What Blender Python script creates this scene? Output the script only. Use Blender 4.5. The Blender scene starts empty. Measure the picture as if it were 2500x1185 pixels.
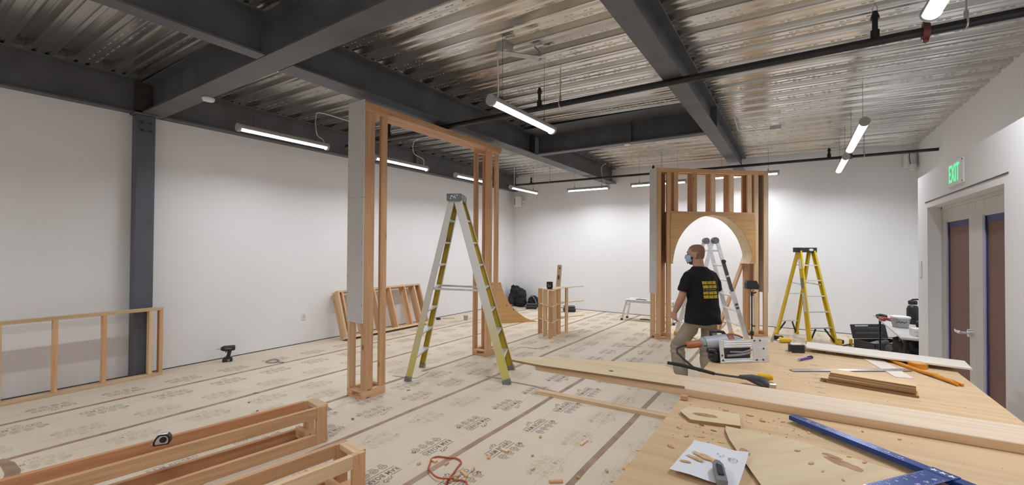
import bpy, bmesh, math, random
from mathutils import Vector as V, Matrix, Euler
from mathutils.bvhtree import BVHTree

# ------------------------------------------------------------------ camera, world, exposure
scene = bpy.context.scene
COL = scene.collection
cam_data = bpy.data.cameras.new('camera')
cam = bpy.data.objects.new('camera', cam_data)
COL.objects.link(cam)
cam_data.sensor_fit = 'HORIZONTAL'
cam_data.sensor_width = 36.0
cam_data.lens = 15.163
cam_data.clip_start = 0.02
cam_data.clip_end = 100
cam.matrix_world = Matrix(((0.8346147, 0.00182928, 0.55083115, 0.0),
                           (0.55080027, -0.01386907, -0.83452185, 0.0),
                           (0.00611294, 0.99990215, -0.0125829, 1.7),
                           (0, 0, 0, 1)))
scene.camera = cam
world = bpy.data.worlds.new('world')
scene.world = world
world.use_nodes = True
world.node_tree.nodes['Background'].inputs[0].default_value = (0.9, 0.92, 1.0, 1)
world.node_tree.nodes['Background'].inputs[1].default_value = 0.02
vs = scene.view_settings
vs.view_transform = 'Standard'
vs.look = 'None'
vs.gamma = 1.0
vs.use_curve_mapping = False
vs.exposure = 0.0
LAMP = 9.0           # strength of the frosted tube covers
LED_W = 23.5         # power of each LED board, watts

R = random.Random(11)
TT = 0.97            # work table height
CEIL = lambda x: 3.78 - 0.018 * (x + 2.0)

# ------------------------------------------------------------------ materials
MATS = {}


def _nt(name):
    m = bpy.data.materials.new(name)
    m.use_nodes = True
    nt = m.node_tree
    return m, nt, nt.nodes['Principled BSDF']


def plain(name, col, rough=0.5, metal=0.0, var=0.08, scale=6.0, bump=0.0, coat=0.0, bscale=None, emit=None, trans=0.0):
    m, nt, b = _nt(name)
    N, L = nt.nodes, nt.links
    b.inputs['Roughness'].default_value = rough
    b.inputs['Metallic'].default_value = metal
    b.inputs['Coat Weight'].default_value = coat
    b.inputs['Transmission Weight'].default_value = trans
    tc = N.new('ShaderNodeTexCoord')
    no = N.new('ShaderNodeTexNoise')
    no.inputs['Scale'].default_value = scale
    no.inputs['Detail'].default_value = 5
    L.new(tc.outputs['Object'], no.inputs['Vector'])
    rp = N.new('ShaderNodeValToRGB')
    rp.color_ramp.elements[0].position = 0.3
    rp.color_ramp.elements[1].position = 0.7
    rp.color_ramp.elements[0].color = tuple(max(0, c * (1 - var)) for c in col) + (1,)
    rp.color_ramp.elements[1].color = tuple(min(1, c * (1 + var)) for c in col) + (1,)
    L.new(no.outputs['Fac'], rp.inputs['Fac'])
    L.new(rp.outputs['Color'], b.inputs['Base Color'])
    if bump:
        n2 = N.new('ShaderNodeTexNoise')
        n2.inputs['Scale'].default_value = bscale or scale * 8
        n2.inputs['Detail'].default_value = 3
        L.new(tc.outputs['Object'], n2.inputs['Vector'])
        bp = N.new('ShaderNodeBump')
        bp.inputs['Strength'].default_value = bump
        bp.inputs['Distance'].default_value = 0.01
        L.new(n2.outputs['Fac'], bp.inputs['Height'])
        L.new(bp.outputs['Normal'], b.inputs['Normal'])
    if emit:
        b.inputs['Emission Color'].default_value = tuple(emit[:3]) + (1,)
        b.inputs['Emission Strength'].default_value = emit[3]
    MATS[name] = m
    return m


def wood(name, c1, c2, knot=(0.16, 0.07, 0.03), rough=0.62, fine=26.0, knots=0.10, ply=False):
    m, nt, b = _nt(name)
    N, L = nt.nodes, nt.links
    b.inputs['Roughness'].default_value = rough
    tc = N.new('ShaderNodeTexCoord')
    oi = N.new('ShaderNodeObjectInfo')
    mul = N.new('ShaderNodeMath'); mul.operation = 'MULTIPLY'; mul.inputs[1].default_value = 37.0
    L.new(oi.outputs['Random'], mul.inputs[0])
    off = N.new('ShaderNodeVectorMath'); off.operation = 'ADD'
    L.new(tc.outputs['Object'], off.inputs[0])
    L.new(mul.outputs[0], off.inputs[1])

    def noise(sc, scale, detail=5, dist=0.0):
        mp = N.new('ShaderNodeMapping'); mp.inputs['Scale'].default_value = sc
        L.new(off.outputs[0], mp.inputs['Vector'])
        n = N.new('ShaderNodeTexNoise')
        n.inputs['Scale'].default_value = scale
        n.inputs['Detail'].default_value = detail
        n.inputs['Distortion'].default_value = dist
        L.new(mp.outputs[0], n.inputs['Vector'])
        return n, mp
    g, _ = noise((0.05, 1, 1), fine, 5, 0.3)
    base = N.new('ShaderNodeValToRGB')
    base.color_ramp.elements[0].position = 0.32
    base.color_ramp.elements[1].position = 0.66
    base.color_ramp.elements[0].color = c1 + (1,)
    base.color_ramp.elements[1].color = c2 + (1,)
    L.new(g.outputs['Fac'], base.inputs['Fac'])
    # growth-ring contours
    rg, _ = noise((0.16, 1, 1) if ply else (0.06, 1, 1), 3.2 if ply else 9.0, 2, 0.3)
    m1 = N.new('ShaderNodeMath'); m1.operation = 'MULTIPLY'; m1.inputs[1].default_value = 46.0 if ply else 38.0
    L.new(rg.outputs['Fac'], m1.inputs[0])
    s1 = N.new('ShaderNodeMath'); s1.operation = 'SINE'
    L.new(m1.outputs[0], s1.inputs[0])
    mr = N.new('ShaderNodeMapRange')
    mr.inputs['From Min'].default_value = 0.2; mr.inputs['From Max'].default_value = 1.0
    mr.inputs['To Min'].default_value = 0.0; mr.inputs['To Max'].default_value = 0.16 if ply else 0.20
    L.new(s1.outputs[0], mr.inputs['Value'])
    mx = N.new('ShaderNodeMix'); mx.data_type = 'RGBA'
    L.new(mr.outputs[0], mx.inputs[0])
    L.new(base.outputs['Color'], mx.inputs[6])
    mx.inputs[7].default_value = tuple(a * 0.62 for a in c1) + (1,)
    # knots
    mp = N.new('ShaderNodeMapping'); mp.inputs['Scale'].default_value = (1.6, 5.5, 5.5) if not ply else (1.2, 3.2, 3.2)
    L.new(off.outputs[0], mp.inputs['Vector'])
    vo = N.new('ShaderNodeTexVoronoi'); vo.inputs['Scale'].default_value = 1.5
    L.new(mp.outputs[0], vo.inputs['Vector'])
    kr = N.new('ShaderNodeMapRange')
    kr.inputs['From Min'].default_value = knots; kr.inputs['From Max'].default_value = knots * 0.45
    kr.inputs['To Min'].default_value = 0; kr.inputs['To Max'].default_value = 0.85 if not ply else 0.6
    L.new(vo.outputs['Distance'], kr.inputs['Value'])
    mk = N.new('ShaderNodeMix'); mk.data_type = 'RGBA'
    L.new(kr.outputs[0], mk.inputs[0])
    L.new(mx.outputs[2], mk.inputs[6])
    mk.inputs[7].default_value = knot + (1,)
    hs = N.new('ShaderNodeHueSaturation')
    vr = N.new('ShaderNodeMapRange')
    vr.inputs['To Min'].default_value = 0.84; vr.inputs['To Max'].default_value = 1.12
    L.new(oi.outputs['Random'], vr.inputs['Value'])
    L.new(vr.outputs[0], hs.inputs['Value'])
    L.new(mk.outputs[2], hs.inputs['Color'])
    L.new(hs.outputs['Color'], b.inputs['Base Color'])
    bp = N.new('ShaderNodeBump'); bp.inputs['Strength'].default_value = 0.15; bp.inputs['Distance'].default_value = 0.002
    L.new(g.outputs['Fac'], bp.inputs['Height'])
    L.new(bp.outputs['Normal'], b.inputs['Normal'])
    MATS[name] = m
    return m


def galvanised(name):
    m, nt, b = _nt(name)
    N, L = nt.nodes, nt.links
    b.inputs['Metallic'].default_value = 0.92
    tc = N.new('ShaderNodeTexCoord')
    mp = N.new('ShaderNodeMapping'); mp.inputs['Scale'].default_value = (0.5, 1.0, 1.0)
    L.new(tc.outputs['Object'], mp.inputs['Vector'])
    n = N.new('ShaderNodeTexNoise'); n.inputs['Scale'].default_value = 1.4; n.inputs['Detail'].default_value = 2
    L.new(mp.outputs[0], n.inputs['Vector'])
    r1 = N.new('ShaderNodeValToRGB')
    r1.color_ramp.elements[0].position = 0.3; r1.color_ramp.elements[1].position = 0.72
    r1.color_ramp.elements[0].color = (0.58, 0.56, 0.52, 1)
    r1.color_ramp.elements[1].color = (0.76, 0.75, 0.72, 1)
    L.new(n.outputs['Fac'], r1.inputs['Fac'])
    v = N.new('ShaderNodeTexVoronoi'); v.inputs['Scale'].default_value = 38.0
    L.new(tc.outputs['Object'], v.inputs['Vector'])
    mx = N.new('ShaderNodeMix'); mx.data_type = 'RGBA'; mx.blend_type = 'MULTIPLY'; mx.inputs[0].default_value = 0.02
    L.new(r1.outputs['Color'], mx.inputs[6]); L.new(v.outputs['Color'], mx.inputs[7])
    L.new(mx.outputs[2], b.inputs['Base Color'])
    r2 = N.new('ShaderNodeMapRange')
    r2.inputs['To Min'].default_value = 0.15; r2.inputs['To Max'].default_value = 0.24
    L.new(n.outputs['Fac'], r2.inputs['Value'])
    L.new(r2.outputs[0], b.inputs['Roughness'])
    MATS[name] = m
    return m


def paper_floor(name):
    m, nt, b = _nt(name)
    N, L = nt.nodes, nt.links
    b.inputs['Roughness'].default_value = 0.62
    tc = N.new('ShaderNodeTexCoord')
    n1 = N.new('ShaderNodeTexNoise'); n1.inputs['Scale'].default_value = 0.55; n1.inputs['Detail'].default_value = 5
    L.new(tc.outputs['Object'], n1.inputs['Vector'])
    r1 = N.new('ShaderNodeValToRGB')
    r1.color_ramp.elements[0].position = 0.33; r1.color_ramp.elements[1].position = 0.68
    r1.color_ramp.elements[0].color = (0.595, 0.495, 0.37, 1)
    r1.color_ramp.elements[1].color = (0.675, 0.585, 0.47, 1)
    L.new(n1.outputs['Fac'], r1.inputs['Fac'])
    n2 = N.new('ShaderNodeTexNoise'); n2.inputs['Scale'].default_value = 55; n2.inputs['Detail'].default_value = 4
    L.new(tc.outputs['Object'], n2.inputs['Vector'])
    r2 = N.new('ShaderNodeMapRange')
    r2.inputs['From Min'].default_value = 0.62; r2.inputs['From Max'].default_value = 0.78
    r2.inputs['To Max'].default_value = 0.35
    L.new(n2.outputs['Fac'], r2.inputs['Value'])
    mx = N.new('ShaderNodeMix'); mx.data_type = 'RGBA'
    L.new(r2.outputs[0], mx.inputs[0]); L.new(r1.outputs['Color'], mx.inputs[6])
    mx.inputs[7].default_value = (0.30, 0.22, 0.14, 1)
    oi = N.new('ShaderNodeObjectInfo')
    vr = N.new('ShaderNodeMapRange'); vr.inputs['To Min'].default_value = 0.95; vr.inputs['To Max'].default_value = 1.05
    L.new(oi.outputs['Random'], vr.inputs['Value'])
    hs = N.new('ShaderNodeHueSaturation')
    L.new(vr.outputs[0], hs.inputs['Value']); L.new(mx.outputs[2], hs.inputs['Color'])
    L.new(hs.outputs['Color'], b.inputs['Base Color'])
    bp = N.new('ShaderNodeBump'); bp.inputs['Strength'].default_value = 0.12; bp.inputs['Distance'].default_value = 0.004
    n3 = N.new('ShaderNodeTexNoise'); n3.inputs['Scale'].default_value = 3.0
    L.new(tc.outputs['Object'], n3.inputs['Vector'])
    L.new(n3.outputs['Fac'], bp.inputs['Height']); L.new(bp.outputs['Normal'], b.inputs['Normal'])
    MATS[name] = m
    return m


plain('wall_paint', (0.80, 0.795, 0.80), 0.7, var=0.012, scale=1.2, bump=0.03, bscale=90)
plain('beam_paint', (0.098, 0.103, 0.114), 0.5, var=0.22, scale=2.5, bump=0.05)
plain('column_paint', (0.098, 0.106, 0.128), 0.5, var=0.2, scale=2.0, bump=0.05)
plain('rust_steel', (0.05, 0.036, 0.028), 0.75, var=0.45, scale=9)
plain('slab', (0.42, 0.36, 0.29), 0.8)
plain('tape_brown', (0.31, 0.20, 0.13), 0.5, var=0.25, scale=7)
plain('print_mid', (0.36, 0.295, 0.215), 0.7, var=0.3, scale=25)
plain('print_ink', (0.19, 0.155, 0.12), 0.7, var=0.5, scale=25)
plain('print_faint', (0.535, 0.44, 0.315), 0.7, var=0.3, scale=25)
plain('drywall', (0.60, 0.585, 0.565), 0.75, var=0.03, scale=4)
plain('screw_dark', (0.05, 0.05, 0.05), 0.5)
plain('black_pipe', (0.012, 0.011, 0.012), 0.42, var=0.4, scale=8)
plain('red_iron', (0.16, 0.035, 0.03), 0.5, var=0.2)
plain('zinc', (0.55, 0.55, 0.54), 0.35, metal=0.85, var=0.15, scale=12)
plain('aluminium', (0.74, 0.75, 0.76), 0.34, metal=0.75, var=0.08, scale=10)
plain('steel_shiny', (0.66, 0.66, 0.67), 0.22, metal=0.95, var=0.1, scale=10)
plain('fixture_grey', (0.42, 0.42, 0.41), 0.5)
plain('lamp_light', (0.9, 0.9, 0.9), 0.4, var=0.0, emit=(0.94, 0.965, 1.0, LAMP))
plain('white_plastic', (0.74, 0.74, 0.73), 0.4, var=0.02)
plain('door_paint', (0.60, 0.585, 0.545), 0.5, var=0.05, scale=2, bump=0.03)
plain('mask_paper', (0.205, 0.105, 0.080), 0.7, var=0.12, scale=1.6)
plain('blue_tape', (0.035, 0.045, 0.20), 0.6, var=0.2)
plain('lilac_tape', (0.40, 0.40, 0.56), 0.6, var=0.1)
plain('exit_green', (0.05, 0.7, 0.3), 0.4, var=0.0, emit=(0.05, 1.0, 0.38, 0.95))
plain('exit_panel', (0.72, 0.74, 0.73), 0.3, var=0.02)
plain('chrome', (0.78, 0.78, 0.80), 0.12, metal=1.0, var=0.03)
plain('rubber', (0.022, 0.022, 0.024), 0.65, var=0.2)
plain('black_plastic', (0.016, 0.016, 0.018), 0.45, var=0.25, scale=15)
plain('black_fabric', (0.012, 0.012, 0.014), 0.9, var=0.4, scale=30, bump=0.3)
plain('ladder_yellow', (0.62, 0.52, 0.035), 0.45, var=0.08, scale=4)
plain('ladder_pale', (0.66, 0.62, 0.43), 0.5, var=0.10, scale=3)
plain('ladder_olive', (0.45, 0.315, 0.015), 0.5, var=0.1, scale=3)
plain('ladder_bright', (0.64, 0.44, 0.015), 0.42, var=0.08, scale=4)
plain('ladder_grey', (0.17, 0.18, 0.19), 0.5, var=0.15, scale=30)
plain('ladder_steel', (0.60, 0.60, 0.58), 0.4, metal=0.5, var=0.1, scale=14)
plain('tool_yellow', (0.72, 0.43, 0.01), 0.4, var=0.06)
plain('orange_tool', (0.62, 0.24, 0.008), 0.4, var=0.1, scale=12)
plain('orange_cord', (0.45, 0.075, 0.03), 0.5, var=0.12, scale=20)
plain('saw_grey', (0.33, 0.35, 0.38), 0.45, var=0.1)
plain('saw_rust', (0.36, 0.115, 0.04), 0.5, var=0.12, scale=14)
plain('tsq_blue', (0.012, 0.055, 0.27), 0.3, metal=0.35, var=0.08, scale=20, coat=0.3)
plain('mark_white', (0.72, 0.75, 0.80), 0.5, var=0.02)
plain('paper', (0.74, 0.74, 0.78), 0.7, var=0.02)
plain('sawdust', (0.62, 0.40, 0.19), 0.9, var=0.25, scale=60)
plain('pencil_grey', (0.30, 0.30, 0.31), 0.8)
plain('purple', (0.10, 0.05, 0.30), 0.35)
plain('primed', (0.74, 0.67, 0.58), 0.6, var=0.03)
plain('khaki', (0.30, 0.255, 0.185), 0.85, var=0.10, scale=9, bump=0.25, bscale=24)
plain('shirt_black', (0.0045, 0.0045, 0.005), 0.95, var=0.2, scale=12)
plain('skin', (0.47, 0.245, 0.165), 0.55, var=0.06, scale=14)
plain('hair_stubble', (0.25, 0.140, 0.097), 0.8, var=0.12, scale=90)
plain('beard', (0.065, 0.040, 0.030), 0.85, var=0.4, scale=80)
plain('mask_blue', (0.33, 0.52, 0.68), 0.75, var=0.06, scale=10)
plain('eye_dark', (0.03, 0.02, 0.02), 0.3)
plain('print_yellow', (0.60, 0.42, 0.03), 0.8, var=0.2, scale=60)
plain('print_white', (0.45, 0.46, 0.48), 0.8, var=0.2, scale=60)
plain('shoe', (0.06, 0.045, 0.035), 0.7)
plain('clear_tub', (0.50, 0.51, 0.53), 0.2, var=0.05, trans=0.35)
plain('cloth_teal', (0.10, 0.20, 0.25), 0.85, var=0.25, scale=18)
plain('red_plastic', (0.30, 0.02, 0.03), 0.4)
plain('dark_grey', (0.06, 0.06, 0.065), 0.6, var=0.25, scale=14)
plain('mid_grey', (0.20, 0.20, 0.21), 0.6, var=0.2, scale=14)
plain('table_laminate', (0.52, 0.50, 0.47), 0.5, var=0.1, scale=9)
plain('beige_cloth', (0.40, 0.28, 0.15), 0.8, var=0.1)
plain('knot_brown', (0.40, 0.215, 0.12), 0.7, var=0.25, scale=30)
plain('leaf_dry', (0.24, 0.17, 0.07), 0.8, var=0.3)
wood('stud', (0.575, 0.315, 0.150), (0.69, 0.415, 0.222), knots=0.11)
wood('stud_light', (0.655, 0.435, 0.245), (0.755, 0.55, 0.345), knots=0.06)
wood('stud_red', (0.44, 0.195, 0.083), (0.545, 0.27, 0.125), knots=0.09)
wood('board_pale', (0.655, 0.502, 0.355), (0.70, 0.561, 0.42), knots=0.03, fine=34)
wood('plywood', (0.635, 0.420, 0.225), (0.69, 0.490, 0.285), knots=0.09, ply=True, knot=(0.33, 0.16, 0.07))
wood('plywood_pale', (0.655, 0.495, 0.295), (0.70, 0.555, 0.35), knots=0.07, ply=True, knot=(0.33, 0.19, 0.10))
wood('plywood_warm', (0.560, 0.310, 0.112), (0.650, 0.394, 0.160), knots=0.06, ply=True, knot=(0.3, 0.13, 0.06))
wood('ply_edge', (0.260, 0.143, 0.060), (0.380, 0.227, 0.104), knots=0.02, fine=60)
galvanised('galvanised_deck')
paper_floor('floor_paper')
M = MATS


def worn_rail(name, top, low, z0, z1):
    """fibreglass rail: white overspray on the upper part, yellow below"""
    m, nt, b = _nt(name)
    N, L = nt.nodes, nt.links
    b.inputs['Roughness'].default_value = 0.5
    tc = N.new('ShaderNodeTexCoord'); sx = N.new('ShaderNodeSeparateXYZ')
    L.new(tc.outputs['Object'], sx.inputs[0])
    no = N.new('ShaderNodeTexNoise'); no.inputs['Scale'].default_value = 5.0
    L.new(tc.outputs['Object'], no.inputs['Vector'])
    ad = N.new('ShaderNodeMath'); ad.operation = 'MULTIPLY_ADD'; ad.inputs[1].default_value = 0.7
    L.new(no.outputs['Fac'], ad.inputs[0]); L.new(sx.outputs['Z'], ad.inputs[2])
    mr = N.new('ShaderNodeMapRange'); mr.inputs['From Min'].default_value = z0; mr.inputs['From Max'].default_value = z1
    L.new(ad.outputs[0], mr.inputs['Value'])
    mx = N.new('ShaderNodeMix'); mx.data_type = 'RGBA'
    mx.inputs[6].default_value = low + (1,); mx.inputs[7].default_value = top + (1,)
    L.new(mr.outputs[0], mx.inputs[0]); L.new(mx.outputs[2], b.inputs['Base Color'])
    MATS[name] = m


worn_rail('ladder_worn', (0.60, 0.59, 0.55), (0.60, 0.52, 0.15), 0.55, 1.5)

# ------------------------------------------------------------------ object helpers


def link(name, mesh, mat=None, parent=None):
    o = bpy.data.objects.new(name, mesh)
    COL.objects.link(o)
    if mat is not None and mesh is not None and len(mesh.materials) == 0:
        mesh.materials.append(M[mat])
    if parent is not None:
        o.parent = parent
    return o


def tag(o, label=None, cat=None, group=None, kind=None):
    if label: o['label'] = label
    if cat: o['category'] = cat
    if group: o['group'] = group
    if kind: o['kind'] = kind
    return o


def thing(name, label, cat, loc=(0, 0, 0), rz=0.0, group=None, kind=None):
    o = bpy.data.objects.new(name, None)
    o.empty_display_size = 0.05
    COL.objects.link(o)
    o.location = loc
    o.rotation_euler = (0, 0, rz)
    return tag(o, label, cat, group, kind)


_boxcache = {}


def box_geo(sx, sy, sz, bev):
    k = (round(sx, 4), round(sy, 4), round(sz, 4), round(bev, 4))
    if k not in _boxcache:
        bm = bmesh.new()
        bmesh.ops.create_cube(bm, size=1.0)
        for v in bm.verts:
            v.co = V((v.co.x * sx, v.co.y * sy, v.co.z * sz))
        if bev > 0:
            bmesh.ops.bevel(bm, geom=list(bm.edges), offset=min(bev, 0.45 * min(sx, sy, sz)), segments=1, affect='EDGES', profile=0.5)
        bm.verts.index_update()
        _boxcache[k] = ([v.co.copy() for v in bm.verts], [[v.index for v in f.verts] for f in bm.faces])
        bm.free()
    return _boxcache[k]


def frame(z, up=(0, 0, 1)):
    """rotation whose local X points along z-vector given, local Z close to up"""
    x = V(z).normalized()
    u = V(up)
    if abs(x.dot(u.normalized())) > 0.999:
        u = V((1, 0, 0))
    y = u.cross(x).normalized()
    w = x.cross(y)
    return Matrix((x, y, w)).transposed()


class MB:
    def __init__(s):
        s.v = []; s.f = []; s.sm = []

    def add(s, vs, fs, smooth=False):
        n = len(s.v)
        s.v += [V(p) for p in vs]
        s.f += [[i + n for i in f] for f in fs]
        s.sm += [smooth] * len(fs)
        return s

    def box(s, c, d, rot=None, bev=0.002):
        vs, fs = box_geo(d[0], d[1], d[2], bev)
        c = V(c)
        if rot is None:
            return s.add([c + p for p in vs], fs)
        if isinstance(rot, (int, float)):
            rot = Matrix.Rotation(rot, 3, 'Z')
        return s.add([c + rot @ p for p in vs], fs)

    def b2(s, lo, hi, bev=0.002):
        lo, hi = V(lo), V(hi)
        return s.box((lo + hi) / 2, hi - lo, None, bev)

    def beam(s, p0, p1, w, t, up=(0, 0, 1), bev=0.002):
        p0, p1 = V(p0), V(p1)
        return s.box((p0 + p1) / 2, ((p1 - p0).length, w, t), frame(p1 - p0, up), bev)

    def cyl(s, p0, p1, r0, r1=None, n=14, cap=True):
        r1 = r0 if r1 is None else r1
        p0, p1 = V(p0), V(p1)
        F = frame(p1 - p0)
        y, z = F.col[1], F.col[2]
        vs = []
        for p, r in ((p0, r0), (p1, r1)):
            for i in range(n):
                a = 2 * math.pi * i / n
                vs.append(p + (y * math.cos(a) + z * math.sin(a)) * r)
        s.add(vs, [[i, (i + 1) % n, n + (i + 1) % n, n + i] for i in range(n)], True)
        if cap:
            s.add(vs[:n], [list(range(n))[::-1]])
            s.add(vs[n:], [list(range(n))])
        return s

    def tube(s, path, r, n=8, cap=True, closed=False):
        P = [V(p) for p in path]
        m = len(P)
        rs = r if isinstance(r, (list, tuple)) else [r] * m
        vs = []
        ref = V((0, 0, 1))
        for i, p in enumerate(P):
            if closed:
                t = (P[(i + 1) % m] - P[i - 1]).normalized()
            else:
                t = (P[min(i + 1, m - 1)] - P[max(i - 1, 0)]).normalized()
            if i == 0:
                if abs(t.dot(ref)) > 0.95: ref = V((1, 0, 0))
                y = ref.cross(t).normalized()
            else:
                y = (y - t * y.dot(t)).normalized()
            z = t.cross(y)
            for k in range(n):
                a = 2 * math.pi * k / n
                vs.append(p + (y * math.cos(a) + z * math.sin(a)) * rs[i])
        fs = []
        for i in range(m if closed else m - 1):
            j = (i + 1) % m
            for k in range(n):
                fs.append([i * n + k, i * n + (k + 1) % n, j * n + (k + 1) % n, j * n + k])
        s.add(vs, fs, True)
        if cap and not closed:
            s.add(vs[:n], [list(range(n))[::-1]])
            s.add(vs[-n:], [list(range(n))])
        return s

    def prism(s, poly, lo, hi, rot=None, loc=(0, 0, 0)):
        """polygon (list of 2D, CCW) extruded lo..hi along local Z"""
        n = len(poly)
        rot = rot or Matrix.Identity(3)
        loc = V(loc)
        a = [loc + rot @ V((p[0], p[1], lo)) for p in poly]
        b = [loc + rot @ V((p[0], p[1], hi)) for p in poly]
        s.add(a + b, [list(range(n))[::-1], [n + i for i in range(n)]] + [[i, (i + 1) % n, n + (i + 1) % n, n + i] for i in range(n)])
        return s

    def lathe(s, prof, c=(0, 0, 0), n=18, rot=None):
        rot = rot or Matrix.Identity(3)
        c = V(c)
        vs = []
        for r, z in prof:
            for i in range(n):
                a = 2 * math.pi * i / n
                vs.append(c + rot @ V((r * math.cos(a), r * math.sin(a), z)))
        fs = []
        for j in range(len(prof) - 1):
            for i in range(n):
                fs.append([j * n + i, j * n + (i + 1) % n, (j + 1) * n + (i + 1) % n, (j + 1) * n + i])
        s.add(vs, fs, True)
        s.add(vs[:n], [list(range(n))[::-1]])
        s.add(vs[-n:], [list(range(n))])
        return s

    def loft(s, rings, cap=True):
        n = len(rings[0])
        vs = [V(p) for r in rings for p in r]
        fs = []
        for j in range(len(rings) - 1):
            for i in range(n):
                fs.append([j * n + i, j * n + (i + 1) % n, (j + 1) * n + (i + 1) % n, (j + 1) * n + i])
        if cap:
            fs.append(list(range(n))[::-1])
            fs.append([(len(rings) - 1) * n + i for i in range(n)])
        return s.add(vs, fs, True)

    def mesh(s, name):
        me = bpy.data.meshes.new(name)
        me.from_pydata(s.v, [], s.f)
        me.polygons.foreach_set('use_smooth', s.sm)
        me.update()
        if any(s.sm):
            me.set_sharp_from_angle(angle=math.radians(42))
        return me

    def build(s, name, mat, parent=None, label=None, cat=None, group=None, kind=None):
        o = link(name, s.mesh(name), mat, parent)
        return tag(o, label, cat, group, kind)


_boardcache = {}


def board(name, p0, p1, w, t, mat='stud', parent=None, side=None, bev=0.0025, label=None):
    """plank from p0 to p1 (its centre line); w measured along `side`, t across"""
    p0, p1 = V(p0), V(p1)
    L = (p1 - p0).length
    x = (p1 - p0).normalized()
    sd = V(side) if side is not None else (V((0, 0, 1)).cross(x) if abs(x.z) < 0.95 else V((0, 1, 0)))
    y = (sd - x * sd.dot(x)).normalized()
    z = x.cross(y)
    k = (round(L, 4), w, t, mat, bev)
    if k not in _boardcache:
        me = MB().box((0, 0, 0), (L, w, t), None, bev).mesh(name)
        me.materials.append(M[mat])
        _boardcache[k] = me
    o = link(name, _boardcache[k], None, parent)
    mtx = Matrix((x, y, z)).transposed().to_4x4()
    mtx.translation = (p0 + p1) / 2
    o.matrix_basis = mtx
    if label: o['label'] = label
    return o


def copy_tree(o, parent=None):
    c = o.copy()
    COL.objects.link(c)
    c.parent = parent
    for ch in list(o.children):
        copy_tree(ch, c)
    return c


def text_mesh(txt, size, bold=0.0, xs=1.0, spacing=1.0):
    cu = bpy.data.curves.new('lettering', 'FONT')
    cu.body = txt
    cu.size = size
    cu.align_x = 'CENTER'
    cu.align_y = 'CENTER'
    cu.offset = bold
    cu.space_character = spacing
    cu.resolution_u = 2
    ob = bpy.data.objects.new('lettering', cu)
    COL.objects.link(ob)
    dg = bpy.context.evaluated_depsgraph_get()
    me = bpy.data.meshes.new_from_object(ob.evaluated_get(dg))
    bpy.data.objects.remove(ob)
    for v in me.vertices:
        v.co.x *= xs
    return me


def mesh_to_mb(me, mb, rot, loc):
    mb.add([V(loc) + rot @ v.co for v in me.vertices], [list(p.vertices) for p in me.polygons])


def evaluated(o):
    dg = bpy.context.evaluated_depsgraph_get()
    return bpy.data.meshes.new_from_object(o.evaluated_get(dg))


def remeshed(mb, voxel, smooth=6, name='body'):
    o = link(name, mb.mesh(name))
    md = o.modifiers.new('r', 'REMESH'); md.mode = 'VOXEL'; md.voxel_size = voxel; md.use_smooth_shade = True
    sm = o.modifiers.new('s', 'SMOOTH'); sm.iterations = smooth; sm.factor = 0.5
    me = evaluated(o)
    bpy.data.objects.remove(o)
    for p in me.polygons:
        p.use_smooth = True
    return me

# ================================================================== THE SETTING
XL, XR, YB, YF = -7.25, 1.92, 11.05, -4.5
BX, BY, BZ = 1.10, 6.33, 2.48            # bumped-out lower wall

fl = MB().b2((XL - 0.2, YF - 0.2, -0.12), (XR + 0.2, YB + 0.2, -0.003), 0).build('floor', 'slab')
tag(fl, 'floor slab under taped brown protective paper sheets', 'floor', kind='structure')
SEAMS = [-6.25, -5.22, -4.28, -3.35, -2.33, -1.36, -0.38, 0.6, 1.55]
edges = [XL] + SEAMS + [XR]
for i in range(len(edges) - 1):
    MB().b2((edges[i] + 0.0015, YF, -0.003), (edges[i + 1] - 0.0015, YB, 0.0), 0).build('paper_sheet', 'floor_paper', fl)


def ribbon(name, pts, w, z, mat, parent):
    """thin strip lying flat along pts, slightly uneven edges"""
    mb = MB()
    vs = []
    n = len(pts)
    for i, p in enumerate(pts):
        a = V(pts[max(i - 1, 0)] + (0,)); b = V(pts[min(i + 1, n - 1)] + (0,))
        t = (b - a).normalized(); s = V((-t.y, t.x, 0))
        q = V(p + (0,))
        ww = w * (0.5 + R.uniform(-0.03, 0.05))
        vs += [q + s * ww + V((0, 0, z)), q - s * ww + V((0, 0, z)), q + s * (ww) - V((0, 0, 0)), q - s * ww - V((0, 0, 0))]
    fs = []
    for i in range(n - 1):
        a, b = 4 * i, 4 * i + 4
        fs += [[a, a + 1, b + 1, b], [a + 2, a, b, b + 2], [a + 1, a + 3, b + 3, b + 1]]
    mb.add(vs, fs)
    return mb.build(name, mat, parent)


for i, x in enumerate(SEAMS):
    pts = []
    y = YF
    while y < YB:
        pts.append((x + R.uniform(-0.008, 0.008), y))
        y += R.uniform(0.35, 0.6)
    pts.append((x, YB))
    if i == 3:
        pts = [p if not 4.3 < p[1] < 4.8 else (p[0] - 0.05, p[1]) for p in pts]
    ribbon('tape_strip', pts, 0.052, 0.0012, 'tape_brown', fl)
ribbon('tape_strip', [(-3.42, 4.59), (-3.34, 4.60), (-3.2, 4.62), (-3.02, 4.58), (-2.74, 4.60), (-2.37, 4.56)], 0.04, 0.002, 'tape_brown', fl)
ribbon('tape_strip', [(-5.25, 0.62), (-5.1, 0.66), (-4.9, 0.66), (-4.7, 0.62)], 0.075, 0.002, 'tape_brown', fl)
ribbon('tape_strip', [(-4.36, 2.66), (-4.2, 2.75), (-4.05, 2.72)], 0.06, 0.002, 'tape_brown', fl)

# printed marks of the floor paper
_pm = MB()
I3 = Matrix.Identity(3)
mesh_to_mb(text_mesh('RAM BOARD', 0.072, 0.0012, 0.78, 1.05), _pm, I3, (0, 0, 0))


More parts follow.
